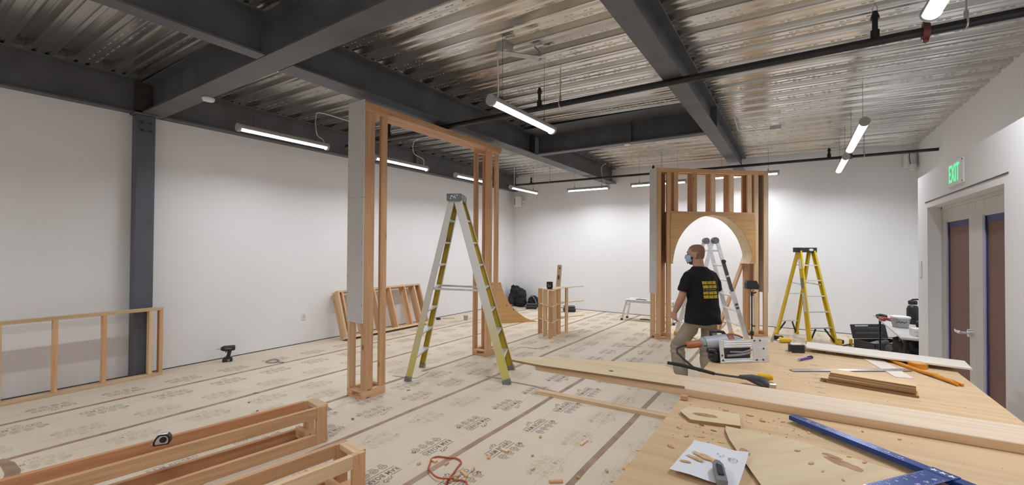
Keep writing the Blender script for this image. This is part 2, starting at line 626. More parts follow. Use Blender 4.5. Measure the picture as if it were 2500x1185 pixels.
def bar(mb, x0, x1, y, t=0.0065):
    mb.add([(x0, y - t / 2, 0), (x1, y - t / 2, 0), (x1, y + t / 2, 0), (x0, y + t / 2, 0)], [[0, 1, 2, 3]])


bar(_pm, -0.165, 0.165, -0.043)
bar(_pm, -0.165, -0.06, 0.045)
bar(_pm, 0.045, 0.165, 0.045)


def ring(mb, c, r, t, n=6, a0=0.0):
    vs = []
    for k in range(n):
        a = a0 + 2 * math.pi * k / n
        vs += [V((c[0] + r * math.cos(a), c[1] + r * math.sin(a), 0)), V((c[0] + (r - t) * math.cos(a), c[1] + (r - t) * math.sin(a), 0))]
    mb.add(vs, [[2 * k, (2 * k + 2) % (2 * n), (2 * k + 3) % (2 * n), 2 * k + 1] for k in range(n)])


def squig(mb, pts, t=0.005):
    for a, b in zip(pts[:-1], pts[1:]):
        a, b = V(a + (0,)), V(b + (0,))
        d = (b - a).normalized(); s = V((-d.y, d.x, 0)) * t / 2
        mb.add([a + s, a - s, b - s, b + s], [[0, 1, 2, 3]])


for k in range(4):
    cx = -0.105 + 0.083 * k
    ring(_pm, (cx, -0.10), 0.037, 0.006)
    ring(_pm, (cx, -0.10), 0.022, 0.003, 8)
    squig(_pm, [(cx - 0.014, -0.108), (cx - 0.004, -0.094), (cx + 0.006, -0.106), (cx + 0.014, -0.093)], 0.006)
    bar(_pm, cx - 0.022, cx + 0.022, -0.146, 0.006)
squig(_pm, [(0.165, -0.09), (0.18, -0.07), (0.19, -0.09), (0.185, -0.11)], 0.012)
# leaping animal outline above the lettering
squig(_pm, [(-0.05, 0.05), (-0.045, 0.075), (-0.02, 0.085), (0.005, 0.082), (0.02, 0.095), (0.035, 0.09), (0.035, 0.075), (0.02, 0.07), (0.03, 0.052)], 0.006)
squig(_pm, [(-0.03, 0.055), (-0.02, 0.068), (0.005, 0.066), (0.012, 0.05)], 0.005)
squig(_pm, [(0.02, 0.098), (0.008, 0.104), (0.002, 0.094), (0.012, 0.088)], 0.005)
print_dark = _pm.mesh('board_print'); print_dark.materials.append(M['print_ink'])
print_mid = print_dark.copy(); print_mid.materials.clear(); print_mid.materials.append(M['print_mid'])
print_pale = print_dark.copy(); print_pale.materials.clear(); print_pale.materials.append(M['print_faint'])
_pl = MB()
bar(_pl, -0.10, 0.10, 0, 0.004)
bar(_pl, 0.115, 0.15, 0, 0.004)
line_pale = _pl.mesh('print_line'); line_pale.materials.append(M['print_faint'])
dark_rows = {(4, -1), (4, 1), (0, -1), (0, 1), (2, 1), (3, -1)}
for i, x in enumerate(SEAMS):
    for s in (-1, 1):
        xx = x + s * 0.235
        if xx > 0.9: continue
        y = 0.55 + R.uniform(0, 0.1) + (0.18 if s > 0 else 0)
        if i == 4: y = 0.98 if s < 0 else 1.26
        while y < YB - 0.3:
            me_ = print_pale
            if (i, s) in dark_rows: me_ = print_dark if i == 4 and y < 5.5 else print_mid
            o = link('board_print', me_, None, fl)
            o.location = (xx + R.uniform(-0.01, 0.01), y, 0.0006)
            o.rotation_euler = (0, 0, math.pi / 2 if s > 0 else -math.pi / 2)
            o2 = link('print_line', line_pale, None, fl)
            o2.location = (xx - s * 0.02, y + 0.30, 0.0006)
            o2.rotation_euler = (0, 0, math.pi / 2)
            y += 0.585

# ---- walls
wl = MB().b2((XL - 0.2, YF, -0.003), (XL, YB + 0.2, 3.98), 0).build('wall_left', 'wall_paint', kind='structure')
wb = MB().b2((XL, YB, -0.003), (XR + 0.2, YB + 0.2, 3.95), 0).build('wall_back', 'wall_paint', kind='structure')
wf = MB().b2((XL, YF - 0.2, -0.003), (XR + 0.2, YF, 3.98), 0).build('wall_front', 'wall_paint', kind='structure')
D0, D1, DZ = 4.0, 5.93, 2.13
wr = MB()
wr.b2((XR, YF, -0.003), (XR + 0.2, YB, 3.9), 0)
wr.b2((BX, YF, 0), (XR, D0, BZ), 0)
wr.b2((BX, D1, 0), (XR, BY, BZ), 0)
wr.b2((BX, D0, DZ), (XR, D1, BZ), 0)
wr.b2((BX + 0.16, D0, 0), (XR, D1, DZ), 0)
wr = wr.build('wall_right', 'wall_paint', kind='structure')
MB().b2((BX - 0.004, 3.93, 2.183), (BX + 0.004, 6.01, 2.193), 0).build('trim_1', 'screw_dark', kind='structure')
for nm, lo, hi in (('baseboard_left', (XL, YF, 0), (XL + 0.006, YB, 0.012)), ('baseboard_back', (XL, YB - 0.006, 0), (XR, YB, 0.012))):
    MB().b2(lo, hi, 0).build(nm, 'dark_grey', kind='structure')

# ---- double door with papered glass
dr = thing('door_1', 'pale double door, glass masked with brown paper and blue tape', 'door', (BX + 0.10, (D0 + D1) / 2, 0), kind='structure')
ym = (D0 + D1) / 2
MB().b2((0, D0 - ym, 0), (0.06, D0 - ym + 0.045, DZ)).b2((0, D1 - ym - 0.03, 0), (0.06, D1 - ym, DZ)).b2((0, D0 - ym, DZ - 0.03), (0.06, D1 - ym, DZ)).build('door_frame', 'door_paint', dr)
for y0, y1, g0, g1 in ((4.972, 5.90, 5.12, 5.74), (4.045, 4.968, 4.20, 4.76)):
    z0, z1 = 0.30, 1.97
    lf = MB()
    lf.b2((0.004, y0 - ym, 0.01), (0.05, g0 - ym, 2.10)); lf.b2((0.004, g1 - ym, 0.01), (0.05, y1 - ym, 2.10))
    lf.b2((0.004, g0 - ym, 0.01), (0.05, g1 - ym, z0)); lf.b2((0.004, g0 - ym, z1), (0.05, g1 - ym, 2.10))
    leaf = lf.build('door_leaf', 'door_paint', dr)
    MB().b2((0.018, g0 - ym, z0), (0.03, g1 - ym, z1), 0).build('papered_pane', 'mask_paper', leaf, label='door glass covered with brown masking paper')
    MB().b2((0.001, g1 - ym - 0.012, z0), (0.006, g1 - ym + 0.035, z1 + 0.01)).build('masking_tape', 'lilac_tape', leaf)
    bt = MB()
    bt.b2((0.012, g0 - ym, z1 - 0.05), (0.0175, g1 - ym, z1), 0)
    zz = z0
    while zz < z1 - 0.05:
        w = R.uniform(0.012, 0.028)
        bt.b2((0.012, g1 - ym - w, zz), (0.0175, g1 - ym, zz + 0.17), 0); zz += 0.17
    bt.build('blue_tape', 'blue_tape', leaf)
    if y0 > 4.9:
        hd = MB().cyl((0.004, 5.06 - ym, 1.02), (-0.02, 5.06 - ym, 1.02), 0.034, n=20)
        hd.cyl((-0.02, 5.06 - ym, 1.02), (-0.065, 5.06 - ym, 1.02), 0.013)
        hd.tube([(-0.062, 5.055 - ym, 1.02), (-0.07, 5.09 - ym, 1.02), (-0.068, 5.16 - ym, 1.016), (-0.062, 5.205 - ym, 1.022)], [0.014, 0.0135, 0.011, 0.009], 10)
        hd.build('lever_handle', 'chrome', leaf, label='chrome lever door handle')

# ---- fluted steel deck ceiling
PITCH = 0.336
prof = [(0.0, 0.0), (0.036, 0.0), (0.048, 0.016), (0.064, 0.016), (0.076, 0.0), (0.112, 0.0), (0.132, 0.07), (0.150, 0.07), (0.158, 0.062), (0.200, 0.062), (0.208, 0.07), (0.226, 0.07), (0.246, 0.0), (0.270, 0.0), (0.282, 0.016), (0.298, 0.016), (0.310, 0.0)]
ypts = []
k = 0
y0 = 2.953 - 0.18 - PITCH * 23
while y0 + k * PITCH < YB + 0.1:
    for a, z in prof:
        ypts.append((y0 + k * PITCH + a, z))
    k += 1
NF = k
dk = MB()
xs = [XL - 0.1, XR + 0.1]
vs_, fs_ = [], []
for x in xs:
    for y, z in ypts:
        vs_.append((x, y, CEIL(x) + z))
n = len(ypts)
for i in range(n - 1):
    fs_.append([i, i + 1, n + i + 1, n + i])
dk.add(vs_, fs_)
dk.b2((XL - 0.2, YF - 0.2, 4.02), (XR + 0.2, YB + 0.2, 4.10), 0)
ceil = dk.build('ceiling', 'galvanised_deck', kind='structure')
tabs = MB()
for k in range(NF):
    for off in ((0.018, 0.094) if k % 2 else (0.094,)):
        yy = y0 + k * PITCH + off
        if yy < 1.2 or yy > 10.9: continue
        x = XL + 0.3 + R.uniform(0, 0.1)
        while x < XR:
            for d in (0.0, 0.052):
                tabs.box((x + d, yy, CEIL(x + d) - 0.002), (0.034, 0.011, 0.004), None, 0)
            x += 0.19
t_ = tabs.build('deck_tab', 'galvanised_deck', ceil); t_['kind'] = 'stuff'

# ------------------------------------------------------------------ steel beams and column


def ibeam(p0, p1, zb, h, wf, tf=0.018, tw=0.014):
    """I-section between two plan points"""
    a = V((p0[0], p0[1], 0)); b = V((p1[0], p1[1], 0))
    mb = MB()
    mb.beam(a + V((0, 0, zb + tf / 2)), b + V((0, 0, zb + tf / 2)), wf, tf, bev=0)
    mb.beam(a + V((0, 0, zb + h - tf / 2)), b + V((0, 0, zb + h - tf / 2)), wf, tf, bev=0)
    mb.beam(a + V((0, 0, zb + h / 2)), b + V((0, 0, zb + h / 2)), tw, h - 2 * tf, bev=0)
    return mb


def beam_thing(p0, p1, zb, ztop, wf, label, stiff=()):
    t = thing('steel_beam', label, 'beam', (p0[0], p0[1], zb), group='ceiling beams')
    h = ztop - zb
    d = (p1[0] - p0[0], p1[1] - p0[1])
    ibeam((0, 0), d, 0, h, wf).build('i_section', 'beam_paint', t)
    dv = V((d[0], d[1], 0)).normalized()
    for s, sgn, mat in stiff:
        p = dv * s
        sd = V((-dv.y, dv.x, 0)) * sgn
        MB().box(p + sd * wf / 4 + V((0, 0, h / 2)), (0.014, wf / 2 - 0.008, h - 0.04), frame(dv), 0).build('stiffener_plate', mat, t)
    return t


ZB = 3.42
b_big = beam_thing((XL, 2.12), (XR, 2.12), ZB - 0.0, CEIL(-4.6), 0.24, 'wide painted beam landing on the grey wall column', [(3.05, 1, 'rust_steel')])
beam_thing((-7.19, YF), (-7.19, 1.99), ZB, CEIL(-7.1), 0.14, 'edge beam above the wall on the dark side of the grey column')
beam_thing((-7.17, 2.25), (-7.17, YB), ZB, CEIL(-7.1), 0.16, 'edge beam along the long wall behind the row of lit tubes', [(4.6, -1, 'beam_paint')])
beam_thing((-4.12, 2.25), (-4.12, YB), ZB, CEIL(-4.1), 0.25, 'beam passing over the timber gateway frame', [(4.55, -1, 'rust_steel')])
beam_thing((-1.04, 2.25), (-1.04, YB - 0.05), ZB, CEIL(-1.0), 0.19, 'beam running from the table side to above the arch frame', [(4.5, -1, 'beam_paint'), (4.9, 1, 'beam_paint')])
xb = beam_thing((-3.99, 6.93), (-1.14, 6.93), ZB, CEIL(-3.9) - 0.03, 0.16, 'short cross beam between two longer beams', [(1.75, -1, 'beam_paint')])
beam_thing((-4.06, YF), (-4.06, 1.99), ZB, CEIL(-4.0), 0.15, 'beam meeting the wide beam from the unlit bay')
# drip soffit strip above the cross beam
MB().b2((0.01, -0.58, CEIL(-1.15) - ZB - 0.012), (2.84, -0.08, CEIL(-1.15) - ZB - 0.004), 0).build('closure_plate', 'beam_paint', xb)

cl = thing('steel_column', 'grey painted steel column standing against the long white wall', 'column', (-7.17, 2.05, 0))
cm = MB()
cm.b2((-0.08, -0.10, 0), (0.08, 0.10, ZB - 0.02), 0.008)
cm.build('shaft', 'column_paint', cl)
MB().b2((-0.075, -0.13, ZB - 0.02), (0.12, 0.13, ZB - 0.002)).build('cap_plate', 'beam_paint', cl)
bo = MB()
for a, b in ((-0.045, 3.30), (0.045, 3.30), (-0.045, 3.20), (0.045, 3.20)):
    bo.cyl((0.08, a, b), (0.098, a, b), 0.016, n=6)
bo.build('bolt', 'rust_steel', cl)
MB().b2((-0.08, -0.105, 3.45), (0.10, 0.06, CEIL(-7.1) - 0.03), 0).build('knee_plate', 'rust_steel', cl)

# ------------------------------------------------------------------ tube lights


def tube_light(p0, p1, label, group, cable=None, wires=True):
    p0, p1 = V(p0), V(p1)
    c = (p0 + p1) / 2
    d = (p1 - p0)
    L = d.length
    t = thing('tube_light', label, 'light', c, math.atan2(d.y, d.x), group)
    h = L / 2 - 0.03
    n = 10
    def half(r, a0, a1, zc=0.0, ys=1.0):
        return [(r * math.cos(a0 + (a1 - a0) * i / n) * ys, zc + r * math.sin(a0 + (a1 - a0) * i / n)) for i in range(n + 1)]
    rx = Matrix(((0, 0, 1), (1, 0, 0), (0, 1, 0)))      # local (y,z) polygon extruded along x
    shell = half(0.050, 0, math.pi)
    MB().prism([(0.050, -0.012)] + shell + [(-0.050, -0.012)], -h, h, rx).build('housing', 'fixture_grey', t)
    low = [(0.044 * math.cos(math.pi + math.pi * i / n), -0.0125 + 0.026 * math.sin(math.pi + math.pi * i / n)) for i in range(n + 1)]
    MB().prism(low, -h + 0.01, h - 0.01, rx).build('diffuser', 'lamp_light', t, label='glowing white tube')
    ld = bpy.data.lights.new('led_board', 'AREA')
    ld.shape = 'RECTANGLE'; ld.size = 2 * h - 0.06; ld.size_y = 0.05
    ld.energy = LED_W * (2 * h) / 1.2; ld.color = (0.89, 0.93, 1.0); ld.spread = math.radians(152)
    lo_ = bpy.data.objects.new('led_board', ld); COL.objects.link(lo_); lo_.parent = t; lo_.location = (0, 0, -0.0405)
    full = half(0.053, 0, math.pi) + half(0.053, math.pi, 2 * math.pi)[1:-1]
    for s in (-1, 1):
        a, b = sorted((s * (h - 0.005), s * (h + 0.03)))
        MB().prism(full, a, b, rx).build('end_cap', 'fixture_grey', t)
    if wires:
        for s in (-1, 1):
            x = s * (h - 0.17)
            wx = (V((x, 0, 0)).x)
            zt = CEIL((c + d.normalized() * x).x) - c.z
            MB().cyl((x, 0, 0.04), (x, 0, zt), 0.0022, n=5).cyl((x, 0, 0.045), (x, 0, 0.09), 0.008, n=6).build('hanging_wire', 'dark_grey', t)
    if cable:
        inv = Matrix.Rotation(-t.rotation_euler.z, 3, 'Z')
        pts = [inv @ (V(p) - c) for p in cable]
        fine = []
        for i in range(len(pts) - 1):
            a = pts[max(i - 1, 0)]; b = pts[i]; cc = pts[i + 1]; dd = pts[min(i + 2, len(pts) - 1)]
            for q in range(6):
                u = q / 6
                fine.append(0.5 * ((2 * b) + (cc - a) * u + (2 * a - 5 * b + 4 * cc - dd) * u * u + (3 * b - a - 3 * cc + dd) * u ** 3))
        fine.append(pts[-1])
        MB().tube(fine, 0.007, 6).build('power_cable', 'white_plastic', t)
    return t


XW, ZL = -5.87, 3.2
gl = 'row of tube lights along the long wall'
tube_light((XW, 2.60, ZL), (XW, 3.86, ZL), 'lit tube light beside the wide beam and grey column', gl, [(XW, 3.8, 3.24), (XW - 0.03, 3.80, 3.30), (XW - 0.03, 3.70, 3.36), (XW - 0.03, 3.68, 3.6), (XW, 3.74, 3.68), (XW + 0.05, 4.2, 3.66)])
tube_light((XW, 4.70, ZL), (XW, 5.95, ZL), 'lit tube light seen through the timber gateway', gl, [(XW, 5.85, 3.24), (XW, 5.84, 3.36), (XW - 0.1, 5.70, 3.46), (XW - 0.1, 5.70, 3.68), (XW + 0.05, 5.85, 3.77), (XW + 0.3, 5.9, 3.78)])
tube_light((XW, 6.75, ZL), (XW, 8.0, ZL), 'lit tube light crossed by the far gateway post', gl)
tube_light((XW, 8.80, ZL), (XW, 10.1, ZL), 'lit tube light nearest the corner speaker', gl, [(XW, 8.98, 3.24), (XW, 8.98, 3.5), (XW, 8.98, 3.75)])
tube_light((-2.38, 3.22, 3.08), (-2.38, 4.45, 3.08), 'single lit tube light under the middle ceiling bay, beside the pipe', 'middle tube lights', [(-2.38, 3.34, 3.12), (-2.385, 3.36, 3.22), (-2.40, 3.37, 3.45), (-2.42, 3.40, 3.58), (-2.40, 3.46, 3.64)])
gb = 'tube lights along the back wall'
tube_light((-4.95, 10.1, ZL), (-3.82, 10.1, ZL), 'lit tube light hanging before the back wall under the beam end', gb, [(-3.9, 10.1, 3.24), (-3.98, 10.1, 3.4), (-3.99, 10.0, 3.68), (-3.85, 9.95, 3.76)])
tube_light((-3.27, 10.05, ZL), (-2.02, 10.05, ZL), 'lit tube light partly hidden by the white edge of the arch frame', gb)
tube_light((-1.56, 10.36, 3.28), (-0.29, 10.36, 3.28), 'tube light whose grey end shows past the arch frame', gb)
gr_ = 'tube lights over the doorway side'
tube_light((0.665, 6.43, 3.2), (0.665, 8.15, 3.2), 'lit tube light pointing away, above the far yellow stepladder', gr_)
tube_light((0.665, 8.72, 3.2), (0.665, 10.2, 3.2), 'lit tube light close to the back wall beyond the sprinkler pipe', gr_)
tube_light((0.73, 2.2, 3.2), (0.71, 3.72, 3.2), 'lit tube light directly over the plywood worktable', gr_)
for x_, nm_ in ((0.70, 'doorway side'), (-2.59, 'middle bay'), (XW, 'long wall side')):  # unseen tubes added as fill for the near beams, posts and left wall
    y_ = 1.40 if x_ == -2.59 else 0.0
    tube_light((x_, -1.6 + y_, ZL), (x_, -0.35 + y_, ZL), 'unseen added fill tube light on the %s of the bay behind the wide beam' % nm_, 'unseen fill tube lights in the front bay')
    tube_light((x_, -3.7, ZL), (x_, -2.45, ZL), 'unseen added fill tube light on the %s close to the front wall' % nm_, 'unseen fill tube lights in the front bay')

# ------------------------------------------------------------------ sprinkler pipes


def sprinkler(t, x, y, z, h):
    s = MB().cyl((x, y, z), (x, y, z + h * 0.62), 0.019).cyl((x, y, z), (x, y, z + 0.07), 0.03)
    s.cyl((x, y, z + h * 0.56), (x, y, z + h * 0.66), 0.032, 0.026, 10).cyl((x, y, z + h * 0.66), (x, y, z + h * 0.78), 0.024, 0.016, 10)
    o = s.build('riser_nipple', 'black_pipe', t)
    q = MB().tube([(x - 0.014, y, z + h * .78), (x - 0.016, y, z + h * .88), (x, y, z + h * .95), (x + 0.016, y, z + h * .88), (x + 0.014, y, z + h * .78)], 0.004, 6)
    q.cyl((x, y, z + h * .94), (x, y, z + h), 0.013, 0.005, 10)
    q.build('sprinkler_head', 'zinc', o)


def hanger(t, x, y, z, r, ztop):
    m = MB().cyl((x, y, z + r + 0.05), (x, y, ztop), 0.006, n=8)
    pts = [(x, y + (r + 0.006) * math.sin(a), z + (r + 0.006) * math.cos(a)) for a in [i * math.pi / 6 for i in range(12)]]
    m.tube(pts, 0.007, 6, closed=True)
    m.cyl((x, y, z + r), (x, y, z + r + 0.06), 0.014, n=8)
    m.build('pipe_hanger', 'zinc', t)


sp = thing('sprinkler_pipe', 'thick black sprinkler pipe crossing the middle of the ceiling', 'pipe', (0, 4.49, 3.382), group='sprinkler pipes')
MB().cyl((-6.3, 0, 0), (XR - 0.01, 0, 0.0), 0.034, n=16).build('pipe', 'black_pipe', sp)
sprinkler(sp, -2.58, 0, 0.02, 0.29); sprinkler(sp, 0.53, 0, 0.02, 0.29); sprinkler(sp, -5.25, 0, 0.02, 0.29)
hanger(sp, -2.30, 0, 0, 0.034, CEIL(-2.3) - 3.382); hanger(sp, 1.05, 0, 0, 0.034, CEIL(1) - 3.382)
cp = MB().cyl((0.81, 0, 0), (0.85, 0, 0), 0.06, n=18)
cp.box((0.83, 0, 0.062), (0.034, 0.05, 0.05), None, 0.012).box((0.83, 0, -0.062), (0.034, 0.05, 0.05), None, 0.012)
cp.build('red_coupling', 'red_iron', sp, label='dark red bolted pipe coupling')
for z_ in (-0.066, 0.066):
    MB().cyl((0.812, 0, z_), (0.806, 0, z_), 0.012, n=8).build('coupling_bolt', 'zinc', sp)
sp2 = thing('sprinkler_pipe', 'thin black sprinkler pipe crossing near the back wall above the arch', 'pipe', (0, 9.6, 3.35), group='sprinkler pipes')
MB().cyl((-6.5, 0, 0.02), (1.95, 0, -0.01), 0.026, n=12).build('pipe', 'black_pipe', sp2)
for x in (0.49, -2.627, -5.75): sprinkler(sp2, x, 0, 0.01, 0.22)
for x in (0.98, -2.45, -5.2): hanger(sp2, x, 0, 0, 0.026, CEIL(x) - 3.35)
MB().cyl((0.76, 0, 0), (0.82, 0, 0), 0.045, n=14).build('coupling', 'dark_grey', sp2)

# junction boxes, conduit and small fittings on the ceiling
jb = thing('conduit_box', 'galvanised junction box with angled tray on the middle ceiling bay', 'junction box', (-2.42, 3.52, 3.60))
MB().b2((-0.06, -0.08, 0.03), (0.06, 0.06, 0.14), 0.006).build('box_body', 'zinc', jb)
MB().beam((-0.02, -0.06, 0.03), (0.24, 0.22, 0.02), 0.09, 0.012, bev=0.002).build('angled_tray', 'zinc', jb)
MB().tube([(0.22, 0.20, 0.03), (0.26, 0.25, 0.08), (0.22, 0.2, 0.13)], 0.008, 6).build('cable_loop', 'mid_grey', jb)
cd = thing('conduit', 'thin white conduit bent beside the beam near the arch', 'conduit', (-0.80, 7.9, 3.70))
MB().tube([(0, -0.5, 0.05), (0.0, 0, -0.05), (0.05, 0.03, -0.08), (0.45, 0.05, -0.08)], 0.008, 6).build('conduit_run', 'white_plastic', cd)
MB().b2((0.45, -0.0, -0.11), (0.60, 0.09, -0.05), 0.004).build('conduit_box', 'zinc', cd)
sd = MB().lathe([(0.062, 0.0), (0.066, -0.012), (0.055, -0.035), (0.02, -0.042)][::-1], (0, 0, 0), 20).build('smoke_detector', 'white_plastic', None, 'white round detector under the wide beam flange', 'detector')
sd.location = (-5.70, 2.215, ZB)
o = MB().lathe([(0.05, 0.0), (0.052, -0.01), (0.03, -0.03)][::-1], (0, 0, 0), 16).build('smoke_detector', 'white_plastic', None, 'small white detector under the short cross beam', 'detector')
o.location = (-2.32, 6.93, ZB)

# wall fittings
s = thing('speaker', 'white box speaker with dark grille high in the back corner', 'speaker', (-6.98, 10.86, 2.94), math.radians(-45))
MB().b2((-0.10, -0.09, 0), (0.10, 0.10, 0.30), 0.012).build('cabinet', 'white_plastic', s)
MB().b2((0.0, -0.094, 0.05), (0.07, -0.088, 0.24), 0).build('grille', 'dark_grey', s)
MB().cyl((0, 0.1, 0.15), (0, 0.22, 0.16), 0.02).build('wall_bracket', 'white_plastic', s)
s = thing('emergency_light', 'white wall device with cable in the far corner beside the pipe', 'wall device', (1.80, 10.98, 3.27), math.radians(25))
MB().b2((-0.09, -0.06, 0), (0.07, 0.05, 0.26), 0.01).build('housing', 'white_plastic', s)
MB().b2((-0.03, -0.10, -0.05), (0.05, -0.02, 0.07), 0.01).build('sensor_head', 'white_plastic', s)
MB().tube([(-0.05, -0.062, 0.30), (-0.055, -0.065, 0.18), (-0.04, -0.065, 0.06)], 0.006, 6).build('cable', 'dark_grey', s)
s = thing('wall_outlet', 'white outlet plate low on the long wall', 'outlet', (XL, 4.334, 0.47))
MB().b2((0, -0.038, -0.06), (0.008, 0.038, 0.06), 0.003).build('plate', 'white_plastic', s)
MB().b2((0.008, -0.018, -0.035), (0.011, 0.018, 0.035), 0.001).build('socket_face', 'drywall', s)
s = thing('wall_notice', 'small white notice plate beside the double door', 'notice', (BX, 6.215, 1.42))
MB().b2((-0.006, -0.05, 0), (0, 0.05, 0.17), 0.001).build('plate', 'exit_panel', s)
q = MB()
for i in range(5): q.b2((-0.0068, -0.03 + 0.004 * (i % 2), 0.03 + i * 0.026), (-0.006, 0.03, 0.037 + i * 0.026), 0)
q.build('faint_lettering', 'drywall', s)

ex = thing('exit_sign', 'white exit sign with glowing green letters above the double door', 'sign', (BX, 4.965, 2.34))
MB().b2((-0.012, -0.205, -0.10), (0, 0.195, 0.10), 0.002).build('panel', 'exit_panel', ex)
rt = Matrix(((0, 0, -1), (-1, 0, 0), (0, 1, 0)))     # text x -> -Y, text y -> Z, normal -> -X
q = MB(); mesh_to_mb(text_mesh('EXIT', 0.205, 0.002, 0.64, 1.06), q, rt, (-0.0135, 0.025, -0.004))
q.build('exit_lettering', 'exit_green', ex, label='green EXIT lettering')
for a, b in ((-0.19, 0.085), (-0.19, -0.085)): MB().cyl((-0.012, a, b), (-0.015, a, b), 0.006, n=8).build('screw', 'dark_grey', ex)

# ------------------------------------------------------------------ timber frames
TH, WD = 0.038, 0.089


def post_box(t, ox, oy, z0, H, axu=(1, 0), wx=0.275, wy=0.32, mats=None, base=True, rot=None):
    """hollow post of four studs; local footprint wx by wy from (ox,oy), built upward"""
    mats = mats or ['stud', 'stud', 'stud_light', 'stud_red']
    k = 0
    zb = 0.095 if base else 0.0
    for x in (ox + TH / 2, ox + wx - TH / 2):
        for y in (oy + WD / 2, oy + wy - WD / 2):
            w_ = 0.14 if k == 2 else WD
            yy = oy + w_ / 2 if k == 2 else y
            board('stud', (x, yy, z0 + zb), (x, yy, z0 + H), w_, TH, mats[k % len(mats)], t, side=(0, 1, 0)); k += 1
    if base:
        for x in (ox + TH / 2, ox + wx - TH / 2):
            board('base_rail', (x, oy, z0 + 0.0475), (x, oy + wy, z0 + 0.0475), 0.095, TH, 'stud', t, side=(0, 0, 1))
        for y in (oy + 0.03, oy + wy - 0.03):
            board('base_plate', (ox + TH, y, z0 + 0.0125), (ox + wx - TH, y, z0 + 0.0125), 0.06, 0.025, 'stud', t)
            board('base_plate', (ox + TH, y, z0 + 0.0825), (ox + wx - TH, y, z0 + 0.0825), 0.06, 0.025, 'stud', t)
            board('base_block', (ox + TH, y, z0 + 0.0475), (ox + TH + 0.05, y, z0 + 0.0475), 0.06, 0.045, 'stud', t)


def screws(t, pts, axis):
    q = MB()
    for p in pts:
        p = V(p); q.cyl(p, p + V(axis) * 0.002, 0.0045, n=6)
    q.build('drywall_screw', 'screw_dark', t)['kind'] = 'stuff'


gt = thing('gateway_frame', 'tall timber gateway frame with grey drywall strip on one post', 'timber frame', (-4.16, 3.10, 0))
HG = 3.260
post_box(gt, -0.1375, 0.0, 0, HG, mats=['stud_light', 'stud_red', 'stud', 'stud'])
post_box(gt, -0.1575, 2.31, 0, HG, mats=['stud', 'stud_red', 'stud', 'stud'])
for y in (0.0, 2.31):
    for x in (-0.115, 0.115):
        board('top_block', (x, y, HG - 0.019 - 0.0), (x, y + 0.32, HG - 0.019), 0.06, TH, 'stud', gt)
for x in (-0.0705, 0.0705):
    board('header_plank', (x, -0.01, HG + 0.019), (x, 2.67, HG + 0.019), 0.139, TH, 'stud', gt)
board('header_plank', (0.118, -0.01, HG + 0.057), (0.118, 2.67, HG + 0.057), 0.045, TH, 'stud', gt)
for x in (-0.05,):
    board('header_plank', (x, -0.01, HG + 0.057), (x, 2.67, HG + 0.057), 0.14, TH, 'stud', gt)
MB().b2((-0.142, -0.0135, 2.262), (0.14, -0.001, 3.352), 0.001).build('drywall_panel', 'drywall', gt, label='grey drywall strip')
MB().b2((-0.142, -0.0135, 0.85), (0.14, -0.001, 2.259), 0.001).build('drywall_panel', 'drywall', gt, label='grey drywall strip')
pts = []
for x in (-0.125, 0.122):
    z = 0.88
    while z < 3.34:
        pts.append((x + R.uniform(-.006, .006), -0.0135, z)); z += R.uniform(0.14, 0.25)
screws(gt, pts, (0, -1, 0))

# pointed-arch frame, standing diagonally
af = thing('arch_frame', 'timber frame wall with pointed plywood arch and slatted upper opening', 'timber frame', (-2.20, 8.28, 0), math.atan2(1.53, 1.73))
AW, AD, AH = 2.31, 0.27, 3.16
for ox in (0.0, AW - 0.29):
    k = 0
    ms = ['stud', 'stud_light', 'stud', 'stud_red'] if ox == 0 else ['stud_light', 'stud', 'stud_light', 'stud']
    for x in (ox + WD / 2, ox + 0.29 - WD / 2):
        for y in (TH / 2, AD - TH / 2):
            board('stud', (x, y, 0.095), (x, y, AH), WD, TH, ms[k], af, side=(1, 0, 0)); k += 1
    for y in (WD / 2, AD - WD / 2):
        board('base_plate', (ox, y, TH / 2), (ox + 0.29, y, TH / 2), WD, TH, 'stud', af)
    for x in (ox + 0.045, ox + 0.245):
        board('base_block', (x, 0, TH + 0.0285), (x, AD, TH + 0.0285), 0.085, 0.057, 'stud', af)
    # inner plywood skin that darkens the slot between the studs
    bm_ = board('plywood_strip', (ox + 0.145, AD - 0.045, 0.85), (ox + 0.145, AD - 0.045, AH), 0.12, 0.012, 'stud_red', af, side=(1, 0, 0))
for y in (WD / 2, AD - WD / 2):
    for dz in (0.019, 0.057):
        board('top_plate', (-0.0, y, AH + dz), (AW, y, AH + dz), WD, TH, 'stud', af)
ZS = 2.38
for y in (TH / 2, AD - TH / 2):
    pass
for y in (WD / 2, AD - WD / 2):
    board('sill_plate', (0.29, y, ZS + 0.019), (AW - 0.29, y, ZS + 0.019), WD, TH, 'stud', af)
for u in (0.40, 0.785, 1.17, 1.555, 1.94):
    board('stud', (u, 0.04, ZS + TH), (u, 0.04, AH), WD, TH, R.choice(['stud', 'stud', 'stud_light']), af, side=(1, 0, 0))
    board('stud', (u + 0.02, AD - 0.04, ZS + TH), (u + 0.02, AD - 0.04, AH), WD, TH, R.choice(['stud', 'stud_red']), af, side=(1, 0, 0))
board('stud', (0.315, 0.14, ZS + TH), (0.315, 0.14, AH), WD, TH, 'stud_red', af, side=(0, 1, 0))
board('stud', (AW - 0.315, 0.14, ZS + TH), (AW - 0.315, 0.14, AH), WD, TH, 'stud_red', af, side=(0, 1, 0))
